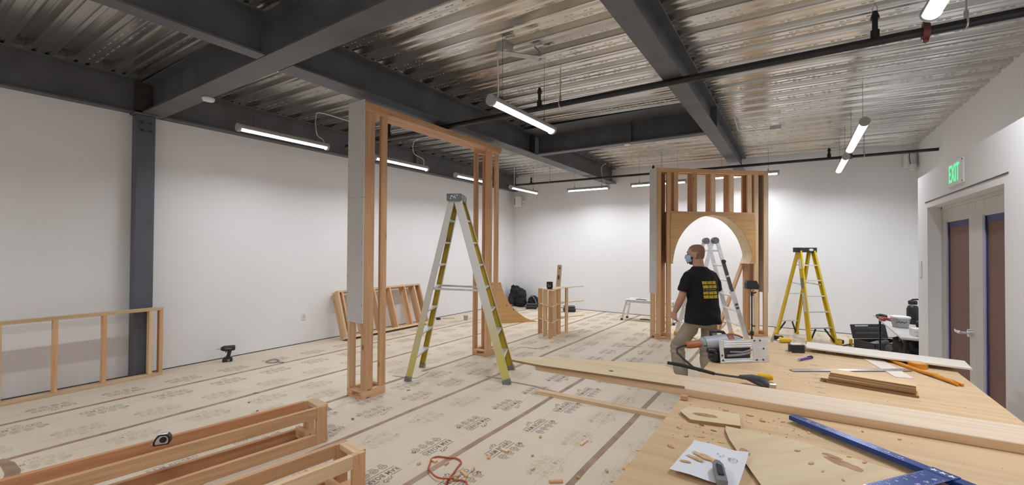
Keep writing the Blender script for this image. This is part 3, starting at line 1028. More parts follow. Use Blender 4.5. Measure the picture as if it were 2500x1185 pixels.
# arch panels
UA, UB, ZA = 0.29, AW - 0.29, 1.42
cxu = (UA + UB) / 2
arch = [(UA + 0.03, ZA), (UA + 0.045, 1.55), (UA + 0.085, 1.72), (UA + 0.16, 1.90), (UA + 0.28, 2.07), (UA + 0.43, 2.21), (UA + 0.62, 2.315), (cxu - 0.02, 2.355),
        (cxu + 0.02, 2.355), (UB - 0.62, 2.315), (UB - 0.43, 2.21), (UB - 0.28, 2.07), (UB - 0.16, 1.90), (UB - 0.085, 1.72), (UB - 0.05, 1.58), (UB - 0.09, 1.47), (UB - 0.12, ZA)]
def smooth_line(P_, k=3):
    out = []
    for i in range(len(P_) - 1):
        a, b, c_, d = V(P_[max(i - 1, 0)]), V(P_[i]), V(P_[i + 1]), V(P_[min(i + 2, len(P_) - 1)])
        for q_ in range(k):
            u = q_ / k
            p = 0.5 * ((2 * b) + (c_ - a) * u + (2 * a - 5 * b + 4 * c_ - d) * u * u + (3 * b - a - 3 * c_ + d) * u ** 3)
            out.append((p.x, p.y))
    out.append(P_[-1])
    return out


arch_l, arch_r = smooth_line(arch[:8]), smooth_line(arch[8:])
arch = arch_l + arch_r
half_n = len(arch) // 2
for y0_, nm in ((-0.0, 'arch_panel'), (AD + 0.012, 'arch_panel')):
    for seg, edge in ((arch_l, 0), (arch_r, 1)):
        if edge == 0:
            poly = [(UA - 0.02, ZA)] + seg + [(cxu, 2.355), (cxu, ZS + 0.0), (UA - 0.02, ZS)]
        else:
            poly = [(cxu, 2.355)] + seg + [(UB + 0.02, ZA), (UB + 0.02, ZS), (cxu, ZS)]
        mb = MB(); n = len(poly)
        # triangulate by strips between arch edge and rectangle border
        # quad strips from the arch edge out to the straight border
        inner = ([seg[0]] if edge == 0 else []) + (seg[1:] + [(cxu, 2.355)] if edge == 0 else [(cxu, 2.355)] + seg)
        outer = []
        uo = UA - 0.02 if edge == 0 else UB + 0.02
        for (u, z) in inner:
            if abs(u - cxu) > 0.60: outer.append((uo, min(ZS, ZA + (z - ZA) * (ZS - ZA) / (2.21 - ZA))))
            else: outer.append((cxu + (u - cxu) / 0.60 * abs(uo - cxu) if abs(u - cxu) > 0.25 else u, ZS))
        m = len(inner)
        f = lambda P, y: [V((p[0], y, p[1])) for p in P]
        A, B, A2, B2 = f(inner, y0_), f(outer, y0_), f(inner, y0_ - 0.012), f(outer, y0_ - 0.012)
        fs2 = []
        for i in range(m - 1):
            fs2 += [[i, i + 1, m + i + 1, m + i], [2 * m + i, 3 * m + i, 3 * m + i + 1, 2 * m + i + 1], [i, 2 * m + i, 2 * m + i + 1, i + 1], [m + i, m + i + 1, 3 * m + i + 1, 3 * m + i]]
        fs2 += [[0, m, 3 * m, 2 * m], [m - 1, 3 * m - 1, 4 * m - 1, 2 * m - 1]]
        me = MB().add(A + B + A2 + B2, fs2).mesh(nm)
        link(nm, me, 'plywood_warm' if y0_ == 0 else 'plywood', af)
sf = MB()
vs_ = []
for p in arch:
    vs_ += [(p[0], 0.0, p[1]), (p[0], AD, p[1])]
na = len(arch)
cxz = (cxu, 1.7)
vo_ = []
for p in arch:
    d = V((p[0] - cxu, p[1] - 1.6)).normalized() * 0.008
    vo_ += [(p[0] + d.x, 0.0, p[1] + d.y), (p[0] + d.x, AD, p[1] + d.y)]
fs_ = []
for i in range(na - 1):
    a = 2 * i
    fs_ += [[a, a + 1, a + 3, a + 2], [2 * na + a, 2 * na + a + 2, 2 * na + a + 3, 2 * na + a + 1], [a, a + 2, 2 * na + a + 2, 2 * na + a], [a + 1, 2 * na + a + 1, 2 * na + a + 3, a + 3]]
fs_ += [[0, 2 * na, 2 * na + 1, 1]]
sf.add(vs_ + vo_, fs_)
sf.sm = [True] * len(sf.f)
sf.build('arch_soffit', 'plywood_pale', af)
board('stud', (UB - 0.02, AD - 0.03, 0.0), (UB - 0.02, AD - 0.03, ZA), WD, TH, 'stud', af, side=(1, 0, 0))
board('brace', (UB - 0.62, AD - 0.01, 0.04), (UB - 0.06, AD - 0.01, ZA + 0.02), WD, TH, 'stud', af, side=(0, 1, 0))
MB().b2((-0.0135, -0.002, 0.85), (-0.001, AD + 0.002, 2.05), 0.001).build('drywall_panel', 'drywall', af, label='pale drywall strip')
MB().b2((-0.0135, -0.002, 2.053), (-0.001, AD + 0.002, AH + 0.078), 0.001).build('drywall_panel', 'drywall', af, label='pale drywall strip')
MB().b2((AW + 0.001, 0, 0.85), (AW + 0.0135, AD, AH + 0.07), 0.001).build('drywall_panel', 'drywall', af, label='pale drywall strip')


def stud_wall(t, L, H, studs, depth=WD, mats=('stud_light', 'stud'), lay=1):
    """flat frame in local XZ plane: plates along x, studs up"""
    for l in range(lay):
        y = l * WD
        board('bottom_plate', (0, y, TH / 2), (L, y, TH / 2), WD, TH, mats[0], t)
        board('top_plate', (0, y, H - TH / 2), (L, y, H - TH / 2), WD, TH, mats[0], t)
        for i, x in enumerate(studs):
            board('stud', (x, y, TH), (x, y, H - TH), WD, TH, mats[1] if (i + l) % 3 else mats[0], t, side=(0, 1, 0))


lf = thing('stud_frame', 'low pine stud frame standing in front of the grey column', 'stud frame', (-7.02, -0.45, 0), math.pi / 2)
stud_wall(lf, 2.68, 0.89, [0.02, 0.44, 0.86, 1.275, 1.69, 2.105, 2.55, 2.66], mats=('stud_light', 'stud'))
lf.rotation_euler = (math.radians(0), 0, math.pi / 2)
ln = thing('stud_frame', 'doubled stud frame leaning on the long wall behind the gateway', 'stud frame', (-6.80, 4.86, 0), math.pi / 2)
stud_wall(ln, 2.08, 0.90, [0.02, 0.10, 0.42, 0.83, 1.22, 1.62, 1.90, 2.06], mats=('stud_light', 'stud'), lay=2)
ln.rotation_euler = Euler((math.radians(-19), 0, math.pi / 2), 'XYZ')
ln.location.z = 0.03

# post frames lying on the floor near the camera


def lying_post(loc, rz, L, label, mats):
    t = thing('timber_post_frame', label, 'timber frame', loc, rz, 'post frames lying on the floor')
    W, H = 0.275, 0.315        # rails along local -y from the end at y=0
    for x in (TH / 2, W - TH / 2):
        for i, z in enumerate((WD / 2, H - WD / 2)):
            board('rail', (x, -0.04, z), (x, -L, z), WD, TH, mats[i if x < 0.1 else i + 2], t, side=(0, 0, 1))
    for x in (TH / 2, W - TH / 2):
        board('end_stud', (x, -0.0 - WD / 2 + 0.05, 0.0), (x, -WD / 2 + 0.05, H), WD, TH, 'stud', t, side=(0, 1, 0))
    for y in (-0.0 + 0.03, -L + 0.02):
        for z in (TH / 2 + 0.0, H - TH / 2):
            board('end_block', (TH, y, z), (W - TH, y, z), WD, TH, 'stud_light' if z > 0.1 else 'stud', t)
    board('end_block', (TH, -0.10, WD / 2 + 0.03), (W - TH, -0.10, WD / 2 + 0.03), TH, WD, 'stud', t)
    return t


lying_post((-3.70, 2.26, 0), math.radians(-7.5), 2.6, 'hollow post frame lying on the floor with a tape measure on it', ['stud_red', 'stud_red', 'stud', 'stud'])
lying_post((-2.72, 1.90, 0), math.radians(-7.5), 2.6, 'hollow post frame lying next to the orange cord', ['stud_red', 'stud', 'stud', 'stud_light'])

# ------------------------------------------------------------------ ladders


def step_ladder(loc, rz, H, wf_top, wf_bot, spread_f, spread_r, steps, m, label, foot_h=0.06, brace_at=None, cap=(0.30, 0.13), channel=0.075, rear_w=None, braces=False, twin=False):
    """A-frame: x = side to side, front legs lean to -y, rear legs to +y"""
    t = thing('step_ladder', label, 'ladder', loc, rz, 'yellow step ladders')
    zc = H - 0.05
    def fp(s, z):      # front rail point
        k = 1 - z / zc
        return V((s * (wf_top + (wf_bot - wf_top) * k) / 2, -(0.035 + (spread_f - 0.035) * k), z))
    rw_t, rw_b = (wf_top - 0.05, wf_bot - 0.08) if rear_w is None else rear_w
    def rp(s, z):
        k = 1 - z / zc
        return V((s * (rw_t + (rw_b - rw_t) * k) / 2, 0.03 + (spread_r - 0.03) * k, z))
    for s in (-1, 1):
        for nm, fn, w, key in (('front_rail', fp, channel, 'rail'), ('rear_rail', rp, channel * 0.75, 'rail2')):
            a, b = fn(s, 0.0), fn(s, zc)
            d = (b - a).normalized()
            X = V((1, 0, 0)); Yd = d.cross(X).normalized()
            r = MB()
            r.beam(a, b, w, 0.006, up=X, bev=0)          # web
            for q in (-1, 1):
                off = Yd * q * (w / 2 - 0.003) - X * s * 0.014
                r.beam(a + off, b + off, 0.006, 0.034, up=X, bev=0)
            o = r.build(nm, m[key], t)
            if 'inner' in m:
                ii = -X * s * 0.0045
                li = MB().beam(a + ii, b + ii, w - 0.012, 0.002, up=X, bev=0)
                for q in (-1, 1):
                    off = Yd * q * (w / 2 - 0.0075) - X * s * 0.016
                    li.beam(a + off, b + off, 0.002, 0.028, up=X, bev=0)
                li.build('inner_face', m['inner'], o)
            ft = MB().beam(a - d * 0.002, a + d * foot_h, w + 0.008, 0.05, up=X, bev=0.003)
            ft.build('foot', m['foot'], o)
    if 'badge' in m:
        for z0_, z1_, mt_ in ((1.52, 1.34, 'white_plastic'), (1.17, 0.98, 'mid_grey'), (0.90, 0.56, 'drywall')):
            o_ = V((-0.0045, 0, 0))
            MB().beam(fp(-1, z0_) + o_, fp(-1, z1_) + o_, channel * 0.72, 0.002, up=(1, 0, 0), bev=0).build('label_sticker', mt_, t)
    for i in range(1, steps + 1):
        z = zc * i / (steps + 1)
        a, b = fp(-1, z), fp(1, z)
        MB().b2((a.x + 0.004, a.y - 0.04, z - 0.012), (b.x - 0.004, a.y + 0.042, z + 0.012), 0.003).build('step', m['step'], t)
        if twin:
            c, d = rp(-1, z), rp(1, z)
            MB().b2((c.x + 0.004, c.y - 0.042, z - 0.012), (d.x - 0.004, c.y + 0.04, z + 0.012), 0.003).build('rear_step', m['step'], t)
        elif i % 2 == 1 or steps < 6:
            c, d = rp(-1, z), rp(1, z)
            if i in (1, 3, 5, 7) or i == 5:
                MB().b2((c.x + 0.004, c.y - 0.012, z - 0.014), (d.x - 0.004, c.y + 0.012, z + 0.008), 0.002).build('rear_brace', m['step'], t)
    if braces:
        z1 = zc / (steps + 1)
        for s in (-1, 1):
            for fn in (fp, rp):
                a = fn(s, 0.03) - V((s * 0.02, 0, 0)); b = fn(s, z1 - 0.02); b.x *= 0.35
                MB().beam(a, b, 0.03, 0.012, up=(0, 1, 0)).build('knee_brace', m['knee'], t)
    zs = zc * (brace_at or 0.5)
    for s in (-1, 1):
        a, b = fp(s, zs) - V((s * 0.02, 0, 0)), rp(s, zs + 0.02) - V((s * 0.015, 0, 0))
        mid = (a + b) / 2
        sp_ = MB().beam(a, mid, 0.006, 0.028, up=(0, 0, 1)).beam(mid, b, 0.006, 0.028, up=(0, 0, 1))
        sp_.cyl(mid - V((0.01, 0, 0)), mid + V((0.01, 0, 0)), 0.008, n=8)
        sp_.build('spreader_bar', m['step'], t)
    cp = MB()
    cw, cd = cap
    cp.prism([(-cw / 2, -cd / 2), (cw / 2, -cd / 2), (cw / 2, cd / 2), (-cw / 2, cd / 2)], H - 0.012, H)
    cp.b2((-cw / 2, -cd / 2, H - 0.09), (cw / 2, -cd / 2 + 0.008, H - 0.01)).b2((-cw / 2, cd / 2 - 0.008, H - 0.09), (cw / 2, cd / 2, H - 0.01))
    cp.b2((-cw / 2, -cd / 2, H - 0.09), (-cw / 2 + 0.008, cd / 2, H - 0.01)).b2((cw / 2 - 0.008, -cd / 2, H - 0.09), (cw / 2, cd / 2, H - 0.01))
    co = cp.build('top_cap', m['cap'], t)
    if 'badge' in m:
        MB().lathe([(0.045, 0), (0.045, 0.002)], (cw * 0.18, -cd / 2 - 0.0, H - 0.042), 18, Matrix(((1, 0, 0), (0, 0, -1), (0, 0.5, 0)))).build('badge', m['badge'], co)
    else:
        q = MB()
        for k in range(7):
            q.lathe([(0.009, 0), (0.006, 0.0015)], (R.uniform(-.12, .12), -cd / 2, H - R.uniform(0.02, .065)), 7, Matrix(((1, 0, 0), (0, 0, -1), (0, 1, 0))))
            q.lathe([(0.009, 0), (0.006, 0.0015)], (-cw / 2 , R.uniform(-.05, .05), H - R.uniform(0.02, .065)), 7, Matrix(((0, 0, -1), (1, 0, 0), (0, 1, 0))))
        q.build('paint_splash', 'white_plastic', co)['kind'] = 'stuff'
    return t


# near 8-step ladder: sides measured at the feet
step_ladder((-3.80, 4.41, 0), math.radians(119), 2.40, 0.33, 0.645, 0.72, 0.55, 7,
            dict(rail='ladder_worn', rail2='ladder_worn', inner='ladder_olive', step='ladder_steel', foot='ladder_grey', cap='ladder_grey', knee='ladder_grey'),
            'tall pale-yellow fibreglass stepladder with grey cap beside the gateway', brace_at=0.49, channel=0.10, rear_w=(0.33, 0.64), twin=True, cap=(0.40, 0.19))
fl2 = step_ladder((0.13, 9.93, 0), math.radians(38), 1.74, 0.30, 0.52, 0.42, 0.50, 5,
            dict(rail='ladder_bright', rail2='ladder_bright', step='aluminium', foot='ladder_bright', cap='black_plastic', badge='white_plastic', knee='rubber'),
            'bright yellow stepladder with black cap near the back wall', brace_at=0.62, channel=0.085, braces=True, cap=(0.36, 0.16))

# aluminium folding multi-position ladder standing in the arch
ml = thing('folding_ladder', 'aluminium hinged ladder with yellow feet standing in the arch opening', 'ladder', (-1.377, 8.963, 0), math.radians(32.7))
for sx in (-1, 1):
    for sy in (-1, 1):
        a = V((sx * 0.55, sy * 0.29, 0.0)); b = V((sx * 0.045, sy * 0.185, 1.84))
        m1 = a + (b - a) * 0.52
        rl = MB().beam(a, m1, 0.078, 0.03, up=(0, 1, 0)).build('outer_rail', 'aluminium', ml)
        m0 = a + (b - a) * 0.42 - V((0, sy * 0.024, 0))
        b2_ = b - V((0, sy * 0.0, 0))
        MB().beam(m0, b2_, 0.066, 0.024, up=(0, 1, 0)).build('inner_rail', 'aluminium', ml)
        d = (b - a).normalized()
        MB().beam(a - d * 0.002, a + d * 0.07, 0.09, 0.042, up=(0, 1, 0), bev=0.004).build('foot', 'tool_yellow', rl)
        if sx > 0 and sy < 0:
            for f0, f1 in ((0.80, 0.66), (0.645, 0.50), (0.38, 0.36), (0.345, 0.325)):
                p, q = a + (b - a) * f0, a + (b - a) * f1
                o_ = V((0, -0.0165, 0))
                MB().beam(p + o_, q + o_, 0.055, 0.003, up=(0, 1, 0), bev=0).build('label_sticker', 'dark_grey', rl)
        if sx > 0 and sy < 0:
            kp = a + (b - a) * 0.80
            MB().cyl(kp, kp + V((0, sy * 0.045, 0)), 0.034, n=14).build('lock_knob', 'rubber', rl)
    for i in range(1, 7):
        f = i / 6.6
        a = V((sx * (0.55 - 0.505 * f), 0, 1.84 * f)); w = 0.29 - 0.105 * f
        MB().box(a, (0.045, 2 * w - 0.01, 0.03), Matrix.Rotation(-sx * 0.26, 3, 'Y'), 0.004).build('rung', 'aluminium', ml)
for sy in (-1, 1):
    MB().cyl((0, sy * 0.15, 1.86), (0, sy * 0.235, 1.86), 0.062, n=20).cyl((0, sy * 0.235, 1.86), (0, sy * 0.245, 1.86), 0.045, n=16).build('hinge', 'mid_grey', ml)

# aluminium work platform behind the arch post
wp = thing('work_platform', 'low folding aluminium work platform behind the arch frame', 'platform', (-2.88, 10.22, 0))
MB().b2((-0.52, -0.16, 0.455), (0.52, 0.16, 0.49), 0.008).build('deck', 'aluminium', wp)
MB().b2((-0.52, -0.17, 0.43), (0.52, -0.15, 0.50), 0.003).b2((-0.52, 0.15, 0.43), (0.52, 0.17, 0.50), 0.003).build('side_rail', 'aluminium', wp)
for sx in (-1, 1):
    for sy in (-1, 1):
        a = V((sx * 0.60, sy * 0.20, 0.0)); b = V((sx * 0.49, sy * 0.15, 0.47))
        lg = MB().beam(a, b, 0.03, 0.055, up=(0, 1, 0)).build('leg', 'aluminium', wp)
        MB().beam(a, a + (b - a) * 0.1, 0.04, 0.065, up=(0, 1, 0)).build('rubber_foot', 'rubber', lg)
    MB().beam((sx * 0.57, -0.19, 0.13), (sx * 0.57, 0.19, 0.13), 0.025, 0.03).build('leg_crossbar', 'aluminium', wp)
    MB().beam((sx * 0.53, 0, 0.34), (sx * 0.40, 0, 0.45), 0.28, 0.006, up=(0, 0, 1)).build('gusset', 'aluminium', wp)
o = MB().tube([(-0.14, 0, 0.01), (-0.05, 0.02, 0.016), (0.03, 0, 0.012), (0.12, 0.02, 0.008)], [0.008, 0.012, 0.01, 0.006], 8).build('screwdriver', 'rubber', None, 'dark hand tool lying on the low aluminium platform', 'tool')
o.location = (-3.05, 10.18, 0.49)
o = MB().tube([(-0.16, 0, 0.012), (0.0, 0.03, 0.016), (0.1, -0.01, 0.012), (0.16, 0.02, 0.01)], 0.011, 8).build('hose_piece', 'rubber', None, 'dark tool lying on the floor under the aluminium platform', 'tool')
o.location = (-2.98, 10.35, 0.0)

# curved plywood offcut standing behind the far gateway post
cv = thing('curved_offcut', 'orange plywood spandrel with sweeping curved edge standing on the floor', 'plywood', (-5.60, 7.98, 0), math.atan2(0.80, 0.70))
cpoly = [(-0.22, 0.0), (0.93, 0.0), (0.87, 0.022), (0.75, 0.045), (0.62, 0.10), (0.50, 0.18), (0.38, 0.28), (0.26, 0.41), (0.17, 0.54), (0.10, 0.68), (0.05, 0.84), (0.03, 0.92), (-0.22, 0.92)]
MB().prism(cpoly, -0.009, 0.009, Matrix(((1, 0, 0), (0, 0, -1), (0, 1, 0)))).build('curved_sheet', 'plywood_warm', cv)
for a, b in ((0.17, 0.40), (0.33, 0.30)):
    MB().cyl((a, -0.0085, b), (a, -0.0105, b), 0.014, n=12).build('bored_hole', 'screw_dark', cv)
board('foot_block', (0.1, 0.03, 0.019), (0.1, 0.35, 0.019), WD, TH, 'stud', cv)
board('foot_block', (0.6, 0.03, 0.019), (0.6, 0.30, 0.019), WD, TH, 'stud', cv)

# small scale model: curved shelves on uprights
sm = thing('shelf_model', 'three-tier timber model with curved thin plywood shelves', 'timber model', (-4.28, 7.47, 0))
cen = [(0.0, 0.0), (0.50, -0.36), (0.44, -0.14), (0.40, 0.06), (0.41, 0.30), (0.45, 0.55), (0.56, 0.92), (0.53, 0.93), (0.36, 0.66), (0.16, 0.30)]
for z in (0.0, 0.30, 0.60, 0.90):
    MB().prism(cen, z, z + 0.012).build('curved_shelf', 'plywood_pale', sm)
ups = [(0.03, 0.0, 0.3), (0.22, -0.14, 0.3), (0.42, -0.29, 0.3), (0.40, -0.10, 1.2), (0.37, 0.14, 1.3), (0.40, 0.42, 1.5), (0.20, 0.32, 0.9)]
for tier in range(3):
    for i, (x, y, a) in enumerate(ups):
        z0_ = 0.012 + tier * 0.30
        board('upright', (x, y, z0_), (x, y, z0_ + 0.288), 0.085, 0.03, 'stud_light' if i % 2 else 'stud', sm, side=(math.cos(a), math.sin(a), 0))
lz = thing('laser_level', 'small black laser level with dots on top of the shelf model', 'laser level', (-3.98, 7.36, 0.912), 0.5)
MB().b2((-0.05, -0.045, 0), (0.05, 0.045, 0.02), 0.004).b2((-0.06, -0.04, 0.02), (0.035, 0.04, 0.125), 0.012).b2((-0.06, -0.045, 0.10), (0.06, 0.045, 0.14), 0.008).b2((0.03, -0.03, 0.02), (0.06, 0.03, 0.10), 0.01).build('case', 'black_plastic', lz)
for a, b in ((-0.025, 0.085), (0.01, 0.06), (-0.02, 0.05)):
    MB().cyl((a, -0.04, b), (a, -0.0425, b), 0.012, n=10).build('window', 'beige_cloth', lz)
lv = thing('spirit_level', 'long wooden spirit level leaning behind the shelf model', 'spirit level', (-4.16, 7.92, 0), math.radians(55))
lv.rotation_euler = Euler((math.radians(-4), math.radians(5), math.radians(40)), 'XYZ')
MB().b2((-0.045, -0.012, 0), (0.03, 0.012, 1.36), 0.002).build('wood_face', 'stud_light', lv)
MB().b2((0.03, -0.014, 0), (0.05, 0.014, 1.36), 0.002).build('metal_edge', 'aluminium', lv)
MB().lathe([(0.026, -0.014), (0.026, -0.0125)], (-0.005, 0, 1.10), 16, Matrix(((0.7, 0, 0), (0, 0, 1), (0, 2.1, 0)))).build('hand_slot', 'dark_grey', lv)
MB().lathe([(0.016, -0.014), (0.016, -0.0125)], (0.0, 0, 1.29), 14, Matrix(((1, 0, 0), (0, 0, 1), (0, 1, 0)))).build('vial', 'dark_grey', lv)


def blob(name, parts, voxel, mat, parent=None, smooth=8, jitter=0.0, **kw):
    mb = MB()
    for kind, *a in parts:
        if kind == 'b': mb.box(*a)
        elif kind == 't': mb.tube(*a)
        elif kind == 'l': mb.lathe(*a)
    me = remeshed(mb, voxel, smooth, name)
    if jitter:
        for v in me.vertices:
            p = v.co
            v.co += v.normal * jitter * (math.sin(p.x * 31 + p.z * 17) * math.cos(p.y * 27 - p.z * 23) + 0.5 * math.sin(p.z * 61 + p.x * 40))
    return tag(link(name, me, mat, parent), **kw)


bg = thing('backpack', 'bulky black backpack slumped against the back corner', 'bag', (-6.85, 10.70, 0), math.radians(-20))
blob('main_compartment', [('b', (0, 0, 0.27), (0.46, 0.30, 0.50), Matrix.Rotation(0.08, 3, 'Y'), 0.05), ('b', (0.22, -0.03, 0.22), (0.26, 0.26, 0.40), Matrix.Rotation(-0.15, 3, 'Y'), 0.05), ('b', (-0.05, -0.16, 0.2), (0.30, 0.10, 0.28), None, 0.03), ('b', (-0.10, 0, 0.52), (0.22, 0.22, 0.12), Matrix.Rotation(0.3, 3, 'Y'), 0.03)], 0.022, 'black_fabric', bg, 6, 0.012)
MB().tube([(-0.12, -0.10, 0.56), (-0.06, -0.12, 0.62), (0.0, -0.10, 0.55)], 0.012, 6).build('grab_handle', 'black_fabric', bg)
MB().b2((-0.17, -0.225, 0.10), (0.08, -0.212, 0.28), 0.004).build('front_pocket', 'rubber', bg)
bg2 = thing('shoulder_bag', 'small black bag beside the backpack', 'bag', (-6.32, 10.72, 0.0), math.radians(15))
blob('bag_body', [('b', (0, 0, 0.14), (0.34, 0.22, 0.24), Matrix.Rotation(0.2, 3, 'Y'), 0.04), ('b', (0.02, 0, 0.25), (0.18, 0.18, 0.14), Matrix.Rotation(0.6, 3, 'Y'), 0.03)], 0.02, 'black_fabric', bg2, 6, 0.01)
MB().tube([(-0.1, -0.08, 0.28), (-0.02, -0.12, 0.36), (0.08, -0.12, 0.22), (0.13, -0.11, 0.1)], 0.014, 6).build('strap', 'mid_grey', bg2)
cs = thing('equipment_case', 'low black hard case in front of the shoulder bag', 'case', (-6.20, 10.40, 0), math.radians(28))
MB().b2((-0.15, -0.1, 0), (0.15, 0.1, 0.10), 0.02).build('case_base', 'black_plastic', cs)
MB().b2((-0.145, -0.095, 0.102), (0.145, 0.095, 0.15), 0.02).build('case_lid', 'black_plastic', cs)
blob('cap', [('b', (0, 0, 0.05), (0.2, 0.16, 0.08), None, 0.03), ('b', (0.12, -0.03, 0.015), (0.16, 0.14, 0.02), 0.3, 0.005)], 0.014, 'black_fabric', None, 5, label='crumpled black cap on the floor by the backpack', cat='cap').location = (-7.03, 10.28, 0)
cs = thing('equipment_case', 'small black case on the floor seen through the shelf model', 'case', (-5.08, 10.5, 0), math.radians(35))
MB().b2((-0.16, -0.1, 0), (0.16, 0.1, 0.11), 0.025).build('case_base', 'black_plastic', cs)
MB().b2((-0.155, -0.095, 0.112), (0.155, 0.095, 0.16), 0.025).build('case_lid', 'dark_grey', cs)

# phone on a pole
ps = thing('device_stand', 'black device on a slim black pole beside the arch', 'stand', (-0.70, 9.20, 0), math.radians(30))
MB().cyl((0, 0, 0.0), (0, 0, 0.83), 0.014, n=10).build('pole', 'black_plastic', ps)
MB().cyl((0, 0, 0.10), (0, 0, 0.17), 0.034, n=12).build('base_clamp', 'black_plastic', ps)
MB().cyl((0, 0, 0), (0, 0, 0.012), 0.07, n=18).build('foot_disc', 'black_plastic', ps)
MB().cyl((0.015, 0, 0.27), (0.06, 0, 0.27), 0.012, n=8).build('knob', 'black_plastic', ps)
MB().cyl((0, 0, 0.83), (0, 0, 0.91), 0.022, n=12).beam((0.02, 0, 0.88), (0.08, 0, 0.90), 0.02, 0.02).build('tilt_head', 'black_plastic', ps)
MB().cyl((0, 0, 0.90), (0, 0, 0.97), 0.008, n=8).build('neck', 'zinc', ps)
MB().prism([(-0.11, 0.0), (0.10, -0.01), (0.115, 0.05), (0.07, 0.15), (-0.09, 0.155), (-0.115, 0.10)], -0.05, 0.04, Matrix(((1, 0, 0), (0, 0, -1), (0, 1, 0))), (0, 0, 0.965)).build('device', 'black_plastic', ps)

# ------------------------------------------------------------------ power tools on the floor


def pistol_drill(loc, rz, label, body='black_plastic', lie=False, s=1.0):
    t = thing('cordless_drill', label, 'drill', loc, rz)
    if lie:
        t.rotation_euler = Euler((math.pi / 2, 0, rz), 'XYZ')
    MB().b2((-0.065 * s, -0.038 * s, 0), (0.06 * s, 0.038 * s, 0.05 * s), 0.008).b2((-0.05 * s, -0.034 * s, 0.05 * s), (0.055 * s, 0.034 * s, 0.068 * s), 0.006).build('battery', 'black_plastic', t)
    MB().tube([(0.0, 0, 0.06 * s), (0.012 * s, 0, 0.10 * s), (0.022 * s, 0, 0.15 * s), (0.025 * s, 0, 0.18 * s)], [0.030 * s, 0.025 * s, 0.027 * s, 0.032 * s], 12).beam((-0.012 * s, 0, 0.155 * s), (-0.03 * s, 0, 0.135 * s), 0.02 * s, 0.014 * s, bev=0.003).build('grip', body, t)
    MB().cyl((-0.05 * s, 0, 0.195 * s), (0.08 * s, 0, 0.195 * s), 0.040 * s, n=18).cyl((0.08 * s, 0, 0.195 * s), (0.092 * s, 0, 0.195 * s), 0.040 * s, 0.03 * s, 18).cyl((-0.085 * s, 0, 0.195 * s), (-0.05 * s, 0, 0.195 * s), 0.024 * s, 0.040 * s, 16).build('motor_housing', body, t)
    MB().cyl((-0.115 * s, 0, 0.195 * s), (-0.085 * s, 0, 0.195 * s), 0.014 * s, 0.02 * s, 12).cyl((-0.15 * s, 0, 0.195 * s), (-0.115 * s, 0, 0.195 * s), 0.0035 * s, n=6).build('chuck', 'steel_shiny', t)
    MB().b2((-0.03 * s, -0.0415 * s, 0.188 * s), (0.05 * s, -0.038 * s, 0.203 * s), 0).build('side_badge', 'mid_grey', t)
    MB().b2((0.0, -0.0392 * s, 0.01), (0.03 * s, -0.038 * s, 0.04 * s), 0).build('battery_badge', 'mid_grey', t)
    return t


pistol_drill((-7.0, 3.02, 0), math.radians(62), 'black cordless drill standing on its battery by the long wall')
pistol_drill((-0.30, 9.52, 0.047), math.radians(30), 'yellow drill lying on the floor under the far stepladder', 'tool_yellow', True, 1.15)
pistol_drill((0.66, 9.80, 0.038), math.radians(200), 'yellow drill lying by the toolbox beside the far stepladder', 'tool_yellow', True, 0.9)
wc = MB()
wc.tube([(0.085 * math.cos(a), 0.085 * math.sin(a), 0.012 + 0.004 * math.sin(3 * a)) for a in [i * math.pi / 8 for i in range(32)]] + [(0.12, 0.02, 0.012), (0.2, 0.06, 0.012)], 0.006, 6)
o = wc.build('wire_coil', 'mid_grey', None, 'small coil of grey wire lying on the floor paper', 'wire'); o.location = (-6.44, 3.38, 0)

# ------------------------------------------------------------------ the worktable
wt = thing('worktable', 'large plywood worktable covered with tools and offcuts', 'table', (0.165, 2.45, 0))
HX, Y0T, Y1T = 0.64, 0.95 - 2.45, 3.97 - 2.45
MB().b2((-HX, Y0T, TT - 0.018), (HX, Y1T, TT), 0.001).build('plywood_top', 'plywood', wt)
for x in (-HX + 0.10, HX - 0.10):
    board('apron', (x, Y0T + 0.05, TT - 0.0625), (x, Y1T - 0.05, TT - 0.0625), WD, TH, 'stud', wt, side=(0, 0, 1))
    for y in (Y0T + 0.15, 0.0, Y1T - 0.15):
        board('leg', (x + (0.04 if x < 0 else -0.04), y, 0), (x + (0.04 if x < 0 else -0.04), y, TT - 0.02), WD, TH, 'stud', wt, side=(0, 1, 0))
for y in (Y0T + 0.20, 0.05, Y1T - 0.20):
    board('crossbar', (-HX + 0.12, y, TT - 0.0625), (HX - 0.12, y, TT - 0.0625), WD, TH, 'stud', wt, side=(0, 0, 1))
    board('crossbar', (-HX + 0.12, y, 0.25), (HX - 0.12, y, 0.25), WD, TH, 'stud', wt, side=(0, 0, 1))


